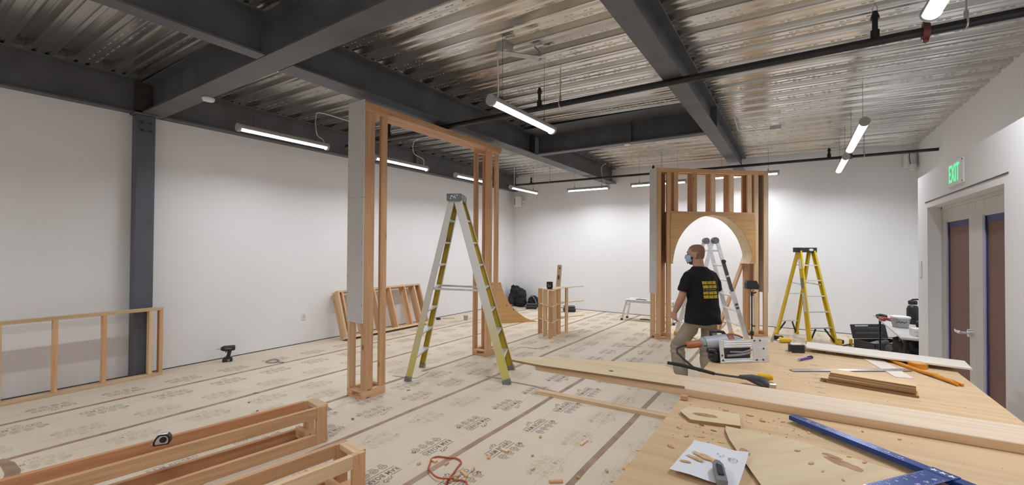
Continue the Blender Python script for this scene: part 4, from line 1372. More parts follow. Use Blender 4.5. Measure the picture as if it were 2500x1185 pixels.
def sheet(name, poly, z, t, mat, label, cat, rz=0.0, group=None, edge=None):
    cx = sum(p[0] for p in poly) / len(poly); cy = sum(p[1] for p in poly) / len(poly)
    me = bpy.data.meshes.new(name); bm = bmesh.new()
    R2 = Matrix.Rotation(-rz, 2)
    P = [R2 @ V((p[0] - cx, p[1] - cy)) for p in poly]
    lo = [bm.verts.new((p.x, p.y, 0)) for p in P]; hi = [bm.verts.new((p.x, p.y, t)) for p in P]
    n = len(P)
    ft = bm.faces.new(hi); fb = bm.faces.new(lo[::-1])
    for i in range(n):
        f = bm.faces.new((lo[i], lo[(i + 1) % n], hi[(i + 1) % n], hi[i]))
        if edge: f.material_index = 1
    bmesh.ops.recalc_face_normals(bm, faces=list(bm.faces))
    bmesh.ops.triangulate(bm, faces=[f for f in bm.faces if len(f.verts) > 4], ngon_method='EAR_CLIP')
    bm.to_mesh(me); bm.free()
    o = link(name, me, mat)
    if edge: me.materials.append(M[edge])
    o.location = (cx, cy, z); o.rotation_euler = (0, 0, rz)
    return tag(o, label, cat, group)


# long plank across the table and the sheet resting on its free end
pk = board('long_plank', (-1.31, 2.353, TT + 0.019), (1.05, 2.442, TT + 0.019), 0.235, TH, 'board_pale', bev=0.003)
pk.data.materials.append(M['stud_light'])  # browner edges: wood tone plus the weaker light on upright faces, as colour
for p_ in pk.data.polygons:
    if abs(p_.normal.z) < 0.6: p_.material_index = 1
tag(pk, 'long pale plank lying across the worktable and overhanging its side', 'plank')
sheet('plywood_sheet', [(-1.45, 2.20), (-1.25, 2.19), (-0.464, 2.262), (-0.635, 2.635), (-1.378, 2.34)], TT + TH, 0.012, 'plywood_pale', 'tapered plywood sheet on the overhanging end of the long plank', 'plywood', 0.06, edge='ply_edge')
tag(board('scrap_block', (-0.47, 2.205, TT + 0.012), (-0.44, 2.215, TT + 0.012), 0.03, 0.02, 'stud'), 'small wood block at the table edge under the plank', 'scrap')

# worm-drive saw lying on its side
sw = thing('circular_saw', 'grey circular saw lying with its slotted metal base plate upright', 'saw', (-0.405, 3.03, TT + 0.002), math.radians(41.9))
bp = MB()
lean = Matrix.Rotation(math.radians(-8), 3, 'X')
def bq(x0, z0, x1, z1):
    bp.box(lean @ V(((x0 + x1) / 2, 0, (z0 + z1) / 2)), (x1 - x0, 0.004, z1 - z0), lean, 0.001)
bq(0, 0, 0.345, 0.028); bq(0, 0.028, 0.03, 0.145); bq(0.03, 0.095, 0.345, 0.145); bq(0.235, 0.028, 0.345, 0.095)
base = bp.build('base_plate', 'aluminium', sw)
rb = MB()
for z in (0.105, 0.119, 0.133, 0.012):
    p0_, p1_ = lean @ V((0.03, -0.003, z)), lean @ V((0.225, -0.003, z))
    MB().tube([p0_, p1_], 0.0035, 6).build('stamped_rib', 'aluminium', base)
pass
for x, z in ((0.015, 0.05), (0.018, 0.02), (0.25, 0.137), (0.29, 0.137), (0.31, 0.085), (0.255, 0.015), (0.30, 0.015)):
    c0 = lean @ V((x, -0.002, z))
    MB().cyl(c0, c0 + lean @ V((0, -0.0015, 0)), 0.0065, n=10).build('bolt_hole', 'screw_dark', base)
MB().cyl((0.13, 0.03, 0.068), (0.13, 0.065, 0.068), 0.060, n=28).b2((0.03, 0.025, 0.012), (0.235, 0.06, 0.10), 0.01).build('blade_guard', 'dark_grey', sw)
MB().tube([(0.05, 0.008, 0.045), (0.14, 0.006, 0.05), (0.215, 0.008, 0.062)], 0.008, 8).tube([(0.07, 0.008, 0.07), (0.16, 0.006, 0.066), (0.225, 0.008, 0.08)], 0.006, 8).build('retract_lever', 'mid_grey', sw)
MB().cyl((-0.06, 0.09, 0.108), (0.09, 0.09, 0.115), 0.044, 0.054, 20).b2((-0.085, 0.055, 0.07), (0.04, 0.13, 0.145), 0.018).build('motor_housing', 'saw_grey', sw)
MB().b2((-0.08, 0.053, 0.100), (0.01, 0.056, 0.105), 0).build('vent_slot', 'screw_dark', sw)
MB().cyl((0.09, 0.085, 0.115), (0.15, 0.08, 0.105), 0.05, 0.045, 18).tube([(0.09, 0.08, 0.165), (0.13, 0.075, 0.172), (0.18, 0.07, 0.158), (0.205, 0.07, 0.145)], 0.006, 8).build('gear_case', 'saw_rust', sw)
MB().cyl((0.13, 0.085, 0.125), (0.19, 0.08, 0.115), 0.042, 0.028, 16).build('gear_cap', 'saw_grey', sw)
MB().tube([(-0.185, 0.09, 0.100), (-0.155, 0.09, 0.104), (-0.115, 0.09, 0.107), (-0.075, 0.09, 0.107)], [0.018, 0.025, 0.025, 0.022], 12).build('rear_handle', 'saw_rust', sw, label='rust-orange rear handle')
MB().tube([(0.0, 0.10, 0.155), (-0.005, 0.10, 0.183), (0.045, 0.10, 0.187), (0.085, 0.10, 0.178), (0.10, 0.10, 0.16)], 0.011, 10).build('top_handle', 'black_plastic', sw)
for x, z in ((-0.06, 0.075), (-0.05, 0.045), (-0.03, 0.03)):
    MB().cyl((x, 0.05, z), (x + 0.07, 0.04, z - 0.006), 0.015, n=10).build('depth_knob', 'black_plastic', sw)
MB().b2((-0.03, 0.02, 0.0), (0.03, 0.10, 0.07), 0.012).build('motor_mount', 'black_plastic', sw)
MB().tube([(-0.185, 0.09, 0.100), (-0.22, 0.085, 0.097), (-0.265, 0.06, 0.088), (-0.285, 0.02, 0.072), (-0.275, -0.05, 0.045), (-0.262, -0.12, 0.02), (-0.25, -0.17, 0.012)], 0.007, 8).build('power_cord', 'rubber', sw)

hm = thing('demolition_hammer', 'black-handled pry hammer with yellow light lying along the plank', 'hammer', (-0.36, 2.62, TT), math.radians(3))
MB().tube([(-0.27, 0.0, 0.066), (-0.2, 0, 0.064), (-0.10, 0, 0.052), (-0.02, 0, 0.04)], [0.009, 0.0105, 0.010, 0.009], 10).build('rubber_grip', 'rubber', hm)
MB().tube([(-0.02, 0, 0.04), (0.06, 0.005, 0.038), (0.14, 0.01, 0.038)], [0.006, 0.0055, 0.007], 10).build('shaft', 'dark_grey', hm)
MB().tube([(0.10, 0.01, 0.04), (0.16, 0.02, 0.042), (0.21, 0.01, 0.036), (0.245, -0.03, 0.022)], [0.010, 0.017, 0.021, 0.016], 10).beam((0.13, 0.045, 0.036), (0.235, -0.02, 0.014), 0.036, 0.022, bev=0.006).build('claw_head', 'dark_grey', hm)
MB().box((0.25, -0.035, 0.022), (0.034, 0.04, 0.044), 0.3, 0.004).build('striking_face', 'steel_shiny', hm)
MB().cyl((0.185, 0.035, 0.05), (0.245, 0.035, 0.052), 0.016, 0.018, 14).cyl((0.245, 0.035, 0.052), (0.257, 0.035, 0.052), 0.014, n=12).build('yellow_lens', 'tool_yellow', hm)


def tape_measure(loc, rz, label, body='black_plastic', side='mid_grey', flat=False, s=1.0):
    t = thing('tape_measure', label, 'tape measure', loc, rz, None)
    prof_ = [(-0.045, 0.0), (0.035, 0.0), (0.045, 0.012), (0.045, 0.045), (0.03, 0.066), (-0.01, 0.070), (-0.035, 0.05), (-0.048, 0.02)]
    prof_ = [(a * s, b * s) for a, b in prof_]
    if flat:
        MB().prism(prof_, 0, 0.048 * s).build('case', body, t)
        MB().prism([(a * 0.72, 0.033 * s + (b - 0.033 * s) * 0.72) for a, b in prof_], 0.048 * s, 0.051 * s).build('side_plate', side, t)
    else:
        rx_ = Matrix(((1, 0, 0), (0, 0, -1), (0, 1, 0)))
        MB().prism(prof_, -0.024 * s, 0.024 * s, rx_).build('case', body, t)
        MB().prism([(a * 0.75, 0.033 * s + (b - 0.033 * s) * 0.75) for a, b in prof_], -0.027 * s, 0.027 * s, rx_).build('side_plate', side, t)
        MB().cyl((0.008 * s, -0.027 * s, 0.036 * s), (0.008 * s, -0.029 * s, 0.036 * s), 0.02 * s, n=16).build('logo_disc', 'black_plastic', t)
        MB().b2((-0.02 * s, -0.018 * s, 0.0665 * s), (0.03 * s, 0.018 * s, 0.071 * s), 0.002).build('top_plate', side, t)
    MB().b2((-0.062 * s, -0.012, 0.0), (-0.046 * s, 0.012, 0.012), 0.001).build('hook', 'steel_shiny', t)
    return t


tape_measure((-3.70, 1.19, 0.315), math.radians(60), 'black and silver tape measure resting on the lying post frame', side='aluminium', s=1.05)
tape_measure((0.01, 3.66, TT), math.radians(30), 'black tape measure lying flat on the worktable', side='primed', flat=True, s=1.15)

pn = thing('marker_pen', 'purple marker pen with silver tip on the worktable', 'pen', (0.005, 3.389, TT + 0.008), math.atan2(0.161, 0.086))
MB().cyl((0.015, 0, 0), (0.145, 0, 0), 0.0085, n=12).build('barrel', 'purple', pn)
MB().cyl((0, 0, 0), (0.016, 0, 0), 0.004, 0.008, 10).build('tip', 'steel_shiny', pn)
MB().cyl((0.145, 0, 0), (0.17, 0, 0), 0.009, 0.008, 12).beam((0.11, 0, 0.011), (0.165, 0, 0.011), 0.006, 0.003).build('cap', 'rubber', pn)

sheet('primed_strip', [(0.063, 3.96), (0.055, 3.735), (0.864, 3.63), (0.884, 3.86)], TT + 0.024, 0.010, 'primed', 'long cream board strip at the far end of the worktable', 'board', -0.13)
for i, (x, y) in enumerate(((0.20, 3.84), (0.62, 3.78))):
    tag(board('spacer_block', (x, y - 0.08, TT + 0.012), (x, y + 0.08, TT + 0.012), 0.06, 0.024, 'ply_edge'), ('dark spacer block under the cream strip end beside the tape measure', 'dark spacer block under the cream strip beside the pry bar')[i], 'block', 'spacer blocks under the cream strip')
sheet('primed_tile', [(0.37, 3.718), (0.469, 3.760), (0.555, 3.309), (0.47, 3.287)], TT, 0.004, 'primed', 'short cream offcut lying under the steel ruler', 'board', 1.3)
sr = thing('steel_ruler', 'long steel ruler with fine scale on the worktable', 'ruler', (-0.03, 3.10, TT + 0.0046), math.atan2(0.42, 0.60))
MB().b2((0, -0.023, 0), (0.735, 0.023, 0.0016), 0).build('blade', 'steel_shiny', sr)
q = MB()
for i in range(110):
    x = 0.012 + i * 0.0065
    h = 0.014 if i % 8 == 0 else (0.010 if i % 4 == 0 else 0.006)
    q.b2((x - 0.0007, 0.0215 - h, 0.0016), (x + 0.0007, 0.0215, 0.0018), 0)
    if i % 3 == 0: q.b2((x - 0.0007, -0.0215, 0.0016), (x + 0.0007, -0.0215 + h, 0.0018), 0)
q.build('scale_marks', 'dark_grey', sr)['kind'] = 'stuff'

oc = thing('pry_bar', 'orange flat pry bar with notched end on the worktable', 'pry bar', (0.446, 3.864, TT), math.atan2(-0.60, 0.286))
pts = [(0.0, 0, 0.010), (0.10, 0.004, 0.009), (0.17, 0.0, 0.016), (0.21, 0, 0.010), (0.32, 0, 0.008), (0.42, -0.004, 0.009), (0.50, -0.002, 0.016), (0.55, 0, 0.009), (0.62, 0, 0.012)]
q = MB()
for a, b in zip(pts[:-1], pts[1:]): q.beam(a, b, 0.032, 0.015, bev=0.004)
q.build('bar', 'orange_tool', oc)
for s_ in (-1, 1):
    MB().beam((0.615, s_ * 0.009, 0.012), (0.665, s_ * 0.012, 0.008), 0.013, 0.012).build('claw_tooth', 'orange_tool', oc)
for x in (0.17, 0.50):
    MB().lathe([(0.017, 0), (0.019, 0.003), (0.014, 0.006)], (x, 0.0, 0.0165), 14).build('knuckle', 'orange_tool', oc)
tr = thing('tape_roll', 'small roll of orange tape beside the pry bar', 'tape roll', (0.627, 3.64, TT))
MB().lathe([(0.046, 0.0), (0.048, 0.002), (0.048, 0.030), (0.044, 0.033), (0.0, 0.033)][:4], (0, 0, 0), 26).build('roll', 'orange_tool', tr)
MB().lathe([(0.036, 0.0), (0.035, 0.0015)], (0, 0, 0.033), 22).build('core', 'sawdust', tr)

gs = 'stack of plywood strips'
for i, (dx, dy, a, ln_, m_, lb) in enumerate([(0.0, 0.0, 0.00, 0.37, 'plywood_warm', 'bottom strip'), (-0.025, 0.012, 0.02, 0.37, 'plywood_pale', 'second strip'), (0.003, 0.0, -0.01, 0.35, 'plywood', 'third strip'), (0.003, 0.006, -0.05, 0.35, 'plywood_pale', 'fourth strip'), (0.005, 0.010, -0.04, 0.345, 'plywood', 'top strip')]):
    w_ = 0.105
    c_, s_ = math.cos(-0.12 + a), math.sin(-0.12 + a)
    q_ = [(0.325 + dx + u * c_ - v * s_, 2.965 + dy + u * s_ + v * c_) for u, v in ((-ln_ / 2, -w_ / 2), (ln_ / 2, -w_ / 2), (ln_ / 2, w_ / 2), (-ln_ / 2, w_ / 2))]
    sheet('plywood_strip', q_, TT + i * 0.0112, 0.011, m_, lb + ' in the stack of plywood strips beside the steel ruler', 'plywood', -0.12 + a, gs, 'ply_edge')

# blue T-square
ts = thing('t_square', 'blue drywall T-square with white scale on the worktable', 'T-square', (0.362, 1.893, TT + 0.0125), math.atan2(0.30, -0.386))
MB().b2((-0.16, -0.021, 0), (0.48, 0.021, 0.018), 0.002).build('head_bar', 'tsq_blue', ts)
MB().b2((-0.058, -0.02, 0.018), (0.012, 0.021, 0.0205), 0).b2((-0.056, 0.0, 0.018), (0.010, 0.75, 0.0195), 0).build('blade', 'tsq_blue', ts)
q = MB()
for i in range(40):
    x = 0.075 + i * 0.010
    h = 0.010 if i % 4 == 0 else 0.005
    q.b2((x - 0.0006, 0.019 - h, 0.018), (x + 0.0006, 0.019, 0.0183), 0)
for i in range(66):
    y = 0.05 + i * 0.010
    h = 0.012 if i % 4 == 0 else 0.006
    q.b2((-0.055, y - 0.0006, 0.0195), (-0.055 + h * .7, y + 0.0006, 0.0198), 0)
    q.b2((0.009 - h * .7, y - 0.0006, 0.0195), (0.009, y + 0.0006, 0.0198), 0)
for k in range(9):
    tm = text_mesh(str(14 + k), 0.017)
    mesh_to_mb(tm, q, Matrix.Rotation(math.pi, 3, 'Z'), (0.09 + k * 0.04, 0.0, 0.0184))
for k in range(14):
    tm = text_mesh(str(1 + k), 0.017)
    mesh_to_mb(tm, q, Matrix.Rotation(-math.pi / 2, 3, 'Z'), (-0.008, 0.07 + k * 0.04, 0.0199))
    tm = text_mesh(str(46 - k), 0.017)
    mesh_to_mb(tm, q, Matrix.Rotation(math.pi / 2, 3, 'Z'), (-0.038, 0.07 + k * 0.04, 0.0199))
q.build('scale_print', 'mark_white', ts)['kind'] = 'stuff'
for x in (-0.045, -0.023, -0.001):
    q = MB()
    star = []
    for i in range(10):
        rr = 0.012 if i % 2 == 0 else 0.005
        star.append((rr * math.cos(i * math.pi / 5), rr * math.sin(i * math.pi / 5)))
    vs_ = [(0, 0, 0)] + [(a, b, 0) for a, b in star]
    q.add([V((x, 0.0, 0.0208)) + V(v) for v in vs_], [[0, 1 + i, 1 + (i + 1) % 10] for i in range(10)])
    q.build('star_rivet', 'mark_white', ts)

# plywood offcuts near the viewer
sheet('curved_offcut', [(-0.242, 1.95), (-0.236, 1.90), (-0.215, 1.826), (-0.178, 1.732), (-0.138, 1.636), (-0.089, 1.519), (-0.03, 1.38), (0.02, 1.20), (0.62, 1.16), (0.68, 1.45), (0.55, 1.70), (0.30, 1.86), (0.0, 1.955)], TT + 0.0004, 0.0116, 'plywood_pale', 'large pale plywood offcut with a curved edge under the T-square', 'plywood', 0.9, edge='ply_edge')
sheet('plywood_offcut', [(-0.432, 2.02), (-0.426, 2.0), (-0.374, 1.935), (-0.191, 1.979), (-0.209, 2.113), (-0.34, 2.105), (-0.41, 2.09)], TT, 0.014, 'plywood_pale', 'small knotted plywood offcut at the table corner', 'plywood', 0.1, edge='ply_edge')
def knot(px, py, z, rx_, ry_, rot_, host):
    q = MB(); c_, s_ = math.cos(rot_), math.sin(rot_)
    ring_ = [V((px + rx_ * f * math.cos(a) * c_ - ry_ * f * math.sin(a) * s_, py + rx_ * f * math.cos(a) * s_ + ry_ * f * math.sin(a) * c_, z)) for a, f in [(2 * math.pi * k / 24, R.uniform(0.88, 1.1)) for k in range(24)]]
    q.add([V((px, py, z))] + ring_, [[0, 1 + k, 1 + (k + 1) % 24] for k in range(24)])
    o_ = q.build('wood_knot', 'knot_brown', host)
    o_.matrix_parent_inverse = host.matrix_basis.inverted()
    return o_


co_ = bpy.data.objects['curved_offcut.001']
knot(0.13, 1.83, TT + 0.0123, 0.062, 0.022, -0.5, co_); knot(0.10, 1.875, TT + 0.0123, 0.03, 0.014, -0.4, co_); knot(-0.155, 1.74, TT + 0.0123, 0.03, 0.015, -1.2, co_)
knot(-0.33, 2.02, TT + 0.0143, 0.05, 0.02, 0.1, bpy.data.objects['plywood_offcut'])
knot(-0.86, 2.31, TT + TH + 0.0123, 0.014, 0.012, 0.0, bpy.data.objects['plywood_sheet']).data.materials[0] = M['screw_dark']
pp = thing('paper_note', 'crumpled white paper with pencil notes and sawdust', 'paper', (-0.238, 1.585, TT + 0.0125), math.radians(-4))
pm = MB()
NX, NY = 12, 14
vs_ = []
for j in range(NY + 1):
    for i in range(NX + 1):
        u, v = i / NX, j / NY
        x = -0.09 + 0.18 * u + 0.02 * (1 - v) * (u - 0.5)
        y = -0.13 + 0.26 * v
        z = 0.002 + 0.0025 * math.sin(u * 5 + v * 3) ** 2 + (0.006 * max(0, u - 0.8) * 5 + 0.006 * max(0, v - 0.85) * 6)
        vs_.append((x, y, z))
pm.add(vs_, [[j * (NX + 1) + i, j * (NX + 1) + i + 1, (j + 1) * (NX + 1) + i + 1, (j + 1) * (NX + 1) + i] for j in range(NY) for i in range(NX)], True)
pm.build('sheet', 'paper', pp)
q = MB()
for (cx_, cy_, rx_, ry_, rot_) in ((-0.03, 0.02, 0.05, 0.016, -0.35), (-0.05, -0.01, 0.035, 0.012, -0.2), (-0.072, -0.055, 0.018, 0.009, 0.2), (0.02, -0.01, 0.03, 0.006, -0.5)):
    c_, s_ = math.cos(rot_), math.sin(rot_)
    ring_ = []
    for k in range(22):
        a = 2 * math.pi * k / 22; f = R.uniform(0.7, 1.15)
        ux, uy = rx_ * f * math.cos(a), ry_ * f * math.sin(a)
        ring_.append(V((cx_ + ux * c_ - uy * s_, cy_ + ux * s_ + uy * c_, 0.0065)))
    q.add([V((cx_, cy_, 0.010))] + ring_, [[0, 1 + k, 1 + (k + 1) % 22] for k in range(22)])
q.build('sawdust_smear', 'sawdust', pp)['kind'] = 'stuff'
q = MB()
def scrib(pts): 
    for a, b in zip(pts[:-1], pts[1:]):
        a, b = V(a + (0.0068,)), V(b + (0.0068,))
        d = (b - a).normalized(); s = V((-d.y, d.x, 0)) * 0.0007
        q.add([a + s, a - s, b - s, b + s], [[0, 1, 2, 3]])
for (x, y) in ((0.0, 0.07), (0.018, 0.068), (0.035, 0.06), (0.042, 0.06), (0.05, 0.058), (0.01, 0.055)):
    scrib([(x, y), (x + 0.006, y + 0.005), (x + 0.003, y - 0.006), (x + 0.008, y - 0.004)])
scrib([(0.055 + 0.013 * math.cos(a), 0.05 + 0.016 * math.sin(a)) for a in [i * 0.5 for i in range(24)]])
q.build('pencil_note', 'pencil_grey', pp)['kind'] = 'stuff'
kn = thing('utility_knife', 'grey utility knife lying on the white paper', 'knife', (-0.205, 1.50, TT + 0.0235), math.radians(105))
MB().prism([(-0.08, -0.014), (0.025, -0.016), (0.05, -0.008), (0.055, 0.004), (0.03, 0.015), (-0.08, 0.016)], 0, 0.02).build('handle', 'mid_grey', kn)
MB().prism([(-0.05, -0.008), (0.01, -0.009), (0.02, 0.006), (-0.05, 0.008)], 0.02, 0.024).build('grip_inlay', 'rubber', kn)
MB().prism([(0.05, -0.006), (0.066, -0.002), (0.052, 0.003)], 0.006, 0.012).build('nose', 'mid_grey', kn)

# wood chips on the table
gch = 'wood chips scattered on the worktable'
def chip(x, y, z, s, label, group, mat, h=0.004, name='wood_chip'):
    n = R.choice([4, 5])
    a0 = R.uniform(0, 6)
    poly = []
    for k in range(n):
        a = a0 + 2 * math.pi * k / n
        poly.append((s * math.cos(a) * R.uniform(0.7, 1.1), s * 0.45 * math.sin(a) * R.uniform(0.7, 1.1)))
    o = MB().prism(poly, 0, h).build(name, mat, None, label, 'wood chip', group)
    o.location = (x, y, z); o.rotation_euler = (0, 0, R.uniform(0, 3))
    return o
for (x, y) in [(-0.31, 1.86), (-0.31, 1.81), (-0.3, 1.76), (-0.24, 1.8), (-0.36, 1.78), (-0.39, 1.66), (-0.33, 1.93), (-0.24, 2.15), (-0.17, 2.08), (-0.17, 2.16), (0.22, 2.23), (0.33, 2.22), (0.09, 2.12), (0.04, 2.09), (-0.28, 1.90), (-0.35, 2.14), (-0.12, 2.12), (-0.27, 2.17), (-0.40, 1.85), (-0.05, 2.16)]:
    chip(x, y, TT, R.uniform(0.010, 0.018), 'loose wood chip lying on the worktable near the paper note and plank', gch, R.choice(['plywood', 'stud', 'ply_edge', 'plywood_warm']), R.uniform(0.002, 0.006))
for (x, y) in [(0.15, 1.90), (0.19, 1.88), (0.04, 1.77), (0.07, 1.73), (0.12, 1.70), (0.0, 1.85)]:
    chip(x, y, TT + 0.012, R.uniform(0.008, 0.015), 'loose wood chip lying on the curved plywood offcut', 'wood chips on the curved offcut', R.choice(['plywood_warm', 'stud']), R.uniform(0.002, 0.005))
dust = MB()
for i in range(420):
    x, y = R.uniform(-0.44, 0.75), R.uniform(1.3, 3.8)
    if R.random() < 0.5: x, y = R.uniform(-0.42, 0.1), R.uniform(1.6, 2.2)
    s_ = R.uniform(0.0008, 0.0026)
    if 2.2 < y < 2.6 or (x > -0.26 and y < 1.97) or (x < -0.12 and y < 1.73) or (x < -0.18 and 1.92 < y < 2.12) or (x > 0.1 and 2.85 < y < 3.2) or (0.3 < x < 0.6 and y > 3.2): continue
    dust.box((x, y, TT + s_ * 0.3 + 0.0003), (s_ * R.uniform(1, 3), s_, s_ * 0.6), R.uniform(0, 3), 0)
tag(dust.build('sawdust_crumbs', 'ply_edge'), 'fine wood crumbs strewn over the worktable', 'sawdust', kind='stuff')
q = MB()
for (x, y, a) in ((0.09, 2.71, 0.3), (0.085, 2.80, 0.2), (0.08, 2.9, 0.1), (0.08, 3.0, 0.2), (0.075, 3.08, 0.3), (0.075, 3.33, 0.3), (0.07, 3.6, 0.2), (0.06, 3.48, 1.2)):
    c_, s_ = math.cos(a), math.sin(a)
    for k in range(3):
        p = V((x + k * 0.012, y, TT + 0.0004)); d = V((c_, s_, 0)) * 0.012; e = V((-s_, c_, 0)) * 0.016
        for u, w in ((p, p + e), (p + e, p + e + d), (p, p + d * .8 + e * .4)):
            dd = (w - u).normalized(); n_ = V((-dd.y, dd.x, 0)) * 0.0012
            q.add([u + n_, u - n_, w - n_, w + n_], [[0, 1, 2, 3]])
o = q.build('pencil_sum', 'pencil_grey', wt); o.location = (-0.165, -2.45, 0); o['kind'] = 'stuff'

# ------------------------------------------------------------------ things on the floor
tag(board('floor_batten', (-2.54, 4.41, 0.019), (-1.02, 4.49, 0.019), WD * 1.0, TH, 'stud_light'), 'pale batten lying on the floor beyond the worktable corner', 'batten')
gf = 'small wood offcuts on the floor paper'
for (x, y, l, w) in [(-2.04, 3.0, 0.07, 0.03), (-2.08, 2.83, 0.045, 0.025), (-2.4, 2.54, 0.05, 0.03), (-2.47, 2.44, 0.03, 0.02), (-2.29, 2.56, 0.045, 0.015), (-2.08, 2.52, 0.10, 0.02), (-2.1, 2.47, 0.03, 0.02), (-2.06, 2.60, 0.06, 0.015), (-1.92, 3.39, 0.03, 0.02), (-1.69, 2.87, 0.04, 0.015), (-1.46, 2.81, 0.10, 0.03), (-1.55, 3.51, 0.12, 0.02), (-1.11, 3.31, 0.11, 0.03), (-1.21, 3.16, 0.03, 0.02), (-2.1, 2.40, 0.03, 0.02), (-1.35, 2.95, 0.03, 0.012), (-1.8, 3.05, 0.02, 0.012)]:
    o = board('wood_offcut', (-l / 2, 0, 0), (l / 2, 0, 0), w, 0.016, R.choice(['stud', 'stud_light', 'stud']))
    o.matrix_basis = Matrix.Translation((x, y, 0.008)) @ Matrix.Rotation(R.uniform(0, 3.1), 4, 'Z')
    tag(o, 'little wood offcut lying on the floor near the orange cord and table', 'offcut', gf)
for (x, y) in [(-3.66, 2.71), (-3.85, 3.62), (-4.97, 2.36), (-5.22, 2.56), (-4.65, 2.29)]:
    chip(x, y, 0.0005, R.uniform(0.03, 0.045), 'dark splinter lying on the floor near the gateway frame', 'splinters near the gateway', 'leaf_dry', 0.004, 'splinter')
cd1 = [(-2.08, 2.30), (-2.11, 2.36), (-2.14, 2.45), (-2.18, 2.56), (-2.21, 2.64), (-2.28, 2.665), (-2.35, 2.635), (-2.39, 2.62), (-2.43, 2.60), (-2.44, 2.55), (-2.40, 2.49), (-2.34, 2.41), (-2.24, 2.36), (-2.18, 2.35), (-2.13, 2.37), (-2.08, 2.41), (-2.03, 2.44), (-1.98, 2.43), (-1.92, 2.36), (-1.85, 2.2), (-1.75, 1.9), (-1.7, 1.4), (-1.9, 0.6)]
cd1 = [(-1.95, 1.7), (-2.03, 2.1)] + cd1
fine = []
for i in range(len(cd1) - 1):
    a = V(cd1[max(i - 1, 0)]); b = V(cd1[i]); c_ = V(cd1[i + 1]); d = V(cd1[min(i + 2, len(cd1) - 1)])
    for qn in range(5):
        u = qn / 5
        p = 0.5 * ((2 * b) + (c_ - a) * u + (2 * a - 5 * b + 4 * c_ - d) * u * u + (3 * b - a - 3 * c_ + d) * u ** 3)
        lift = 0.014 if 13 * 5 < i * 5 + qn < 17 * 5 else 0.0
        fine.append((p.x, p.y, 0.008 + lift))
MB().tube(fine, 0.0065, 8).build('extension_cord', 'orange_cord', None, 'orange extension cord looped on the floor between frames and table', 'cord')
for pl, lb in (([(-4.45, 3.90), (-4.12, 4.00), (-4.18, 4.30), (-4.50, 4.20)], 'thin card sheet under the foot of the tall stepladder'), ([(-3.95, 6.27), (-3.66, 6.33), (-3.60, 6.60), (-3.90, 6.58)], 'thin card sheet on the floor past the gateway'), ([(-2.52, 7.37), (-2.28, 7.46), (-2.26, 7.51), (-2.52, 7.44)], 'narrow card strip on the floor before the arch post')):
    sheet('card_sheet', pl, 0.002, 0.003, 'floor_paper', lb, 'card', 0.0, edge='dark_grey')
o = MB().lathe([(0.05, 0), (0.055, 0.01), (0.055, 0.03), (0.04, 0.04)], (0, 0, 0), 18).build('tape_roll', 'rubber', None, 'dark tape roll on the floor at the foot of the long wall', 'tape roll'); o.location = (-7.05, 7.55, 0)
o = MB().lathe([(0.045, 0), (0.055, 0.11), (0.05, 0.115)], (0, 0, 0), 18).build('plastic_cup', 'clear_tub', None, 'clear plastic cup on the floor beyond the gateway', 'cup'); o.location = (-6.48, 7.87, 0)
tag(board('wood_shim', (-7.08, 7.70, 0.008), (-6.85, 7.9, 0.008), 0.03, 0.014, 'stud'), 'narrow wood shim on the floor by the dark tape roll', 'shim')
tag(board('wood_shim', (-2.0, 9.3, 0.01), (-1.2, 8.2, 0.01), 0.04, 0.016, 'stud_light'), 'slim batten on the floor passing under the arch', 'shim')

# ------------------------------------------------------------------ tool corner behind the doorway bump-out
ft = thing('folding_table', 'worn folding table in the corner loaded with tools', 'table', (1.42, 7.55, 0))
ZT = 0.72
MB().b2((-0.44, -1.05, ZT - 0.03), (0.44, 1.05, ZT), 0.008).build('top', 'table_laminate', ft)
for x in (-0.38, 0.38):
    for y in (-0.9, 0.9):
        MB().cyl((x, y, 0), (x, y, ZT - 0.03), 0.014, n=8).build('leg', 'black_plastic', ft)
def on_table(n, lb, cat, x, y, rz=0): return thing(n, lb, cat, (x, y, ZT), rz)
tb = on_table('plastic_tub', 'clear plastic tub with printed label on the folding table', 'tub', 1.10, 7.32)
MB().lathe([(0.075, 0), (0.09, 0.07), (0.098, 0.115), (0.10, 0.12)], (0, 0, 0), 22).build('tub', 'clear_tub', tb)
MB().lathe([(0.102, 0.12), (0.102, 0.138), (0.09, 0.142)], (0, 0, 0), 22).build('lid', 'white_plastic', tb)
q = MB()
for i in range(6): q.box((-0.045 + 0.017 * i, -0.098, 0.07 + 0.008 * (i % 2)), (0.012, 0.004, 0.014), None, 0)
q.build('label_print', 'dark_grey', tb)['kind'] = 'stuff'
wb_ = on_table('water_bottle', 'black water bottle with loop cap on the folding table', 'bottle', 1.29, 7.75)
MB().lathe([(0.06, 0), (0.065, 0.01), (0.065, 0.20), (0.05, 0.24), (0.035, 0.25)], (0, 0, 0), 20).build('flask', 'black_plastic', wb_)
cpn = MB().lathe([(0.045, 0.26), (0.048, 0.265), (0.048, 0.30), (0.04, 0.31)], (0, 0, 0), 18)
cpn.build('cap', 'black_plastic', wb_)
MB().lathe([(0.04, 0.248), (0.04, 0.262)], (0, 0, 0), 18).build('steel_neck', 'steel_shiny', wb_)
MB().tube([(-0.045, 0, 0.29), (0.0, 0, 0.325), (0.06, 0, 0.33), (0.10, 0, 0.31)], 0.011, 8).build('carry_loop', 'black_plastic', wb_)
pistol_drill((1.28, 7.50, ZT + 0.041), math.radians(75), 'yellow drill lying on the folding table below the bottle', 'tool_yellow', True, 0.95)
bx_ = on_table('small_carton', 'small white carton at the near end of the folding table', 'box', 1.15, 6.70, 0.2)
MB().b2((-0.05, -0.06, 0), (0.09, 0.06, 0.085), 0.003).build('carton_body', 'white_plastic', bx_)
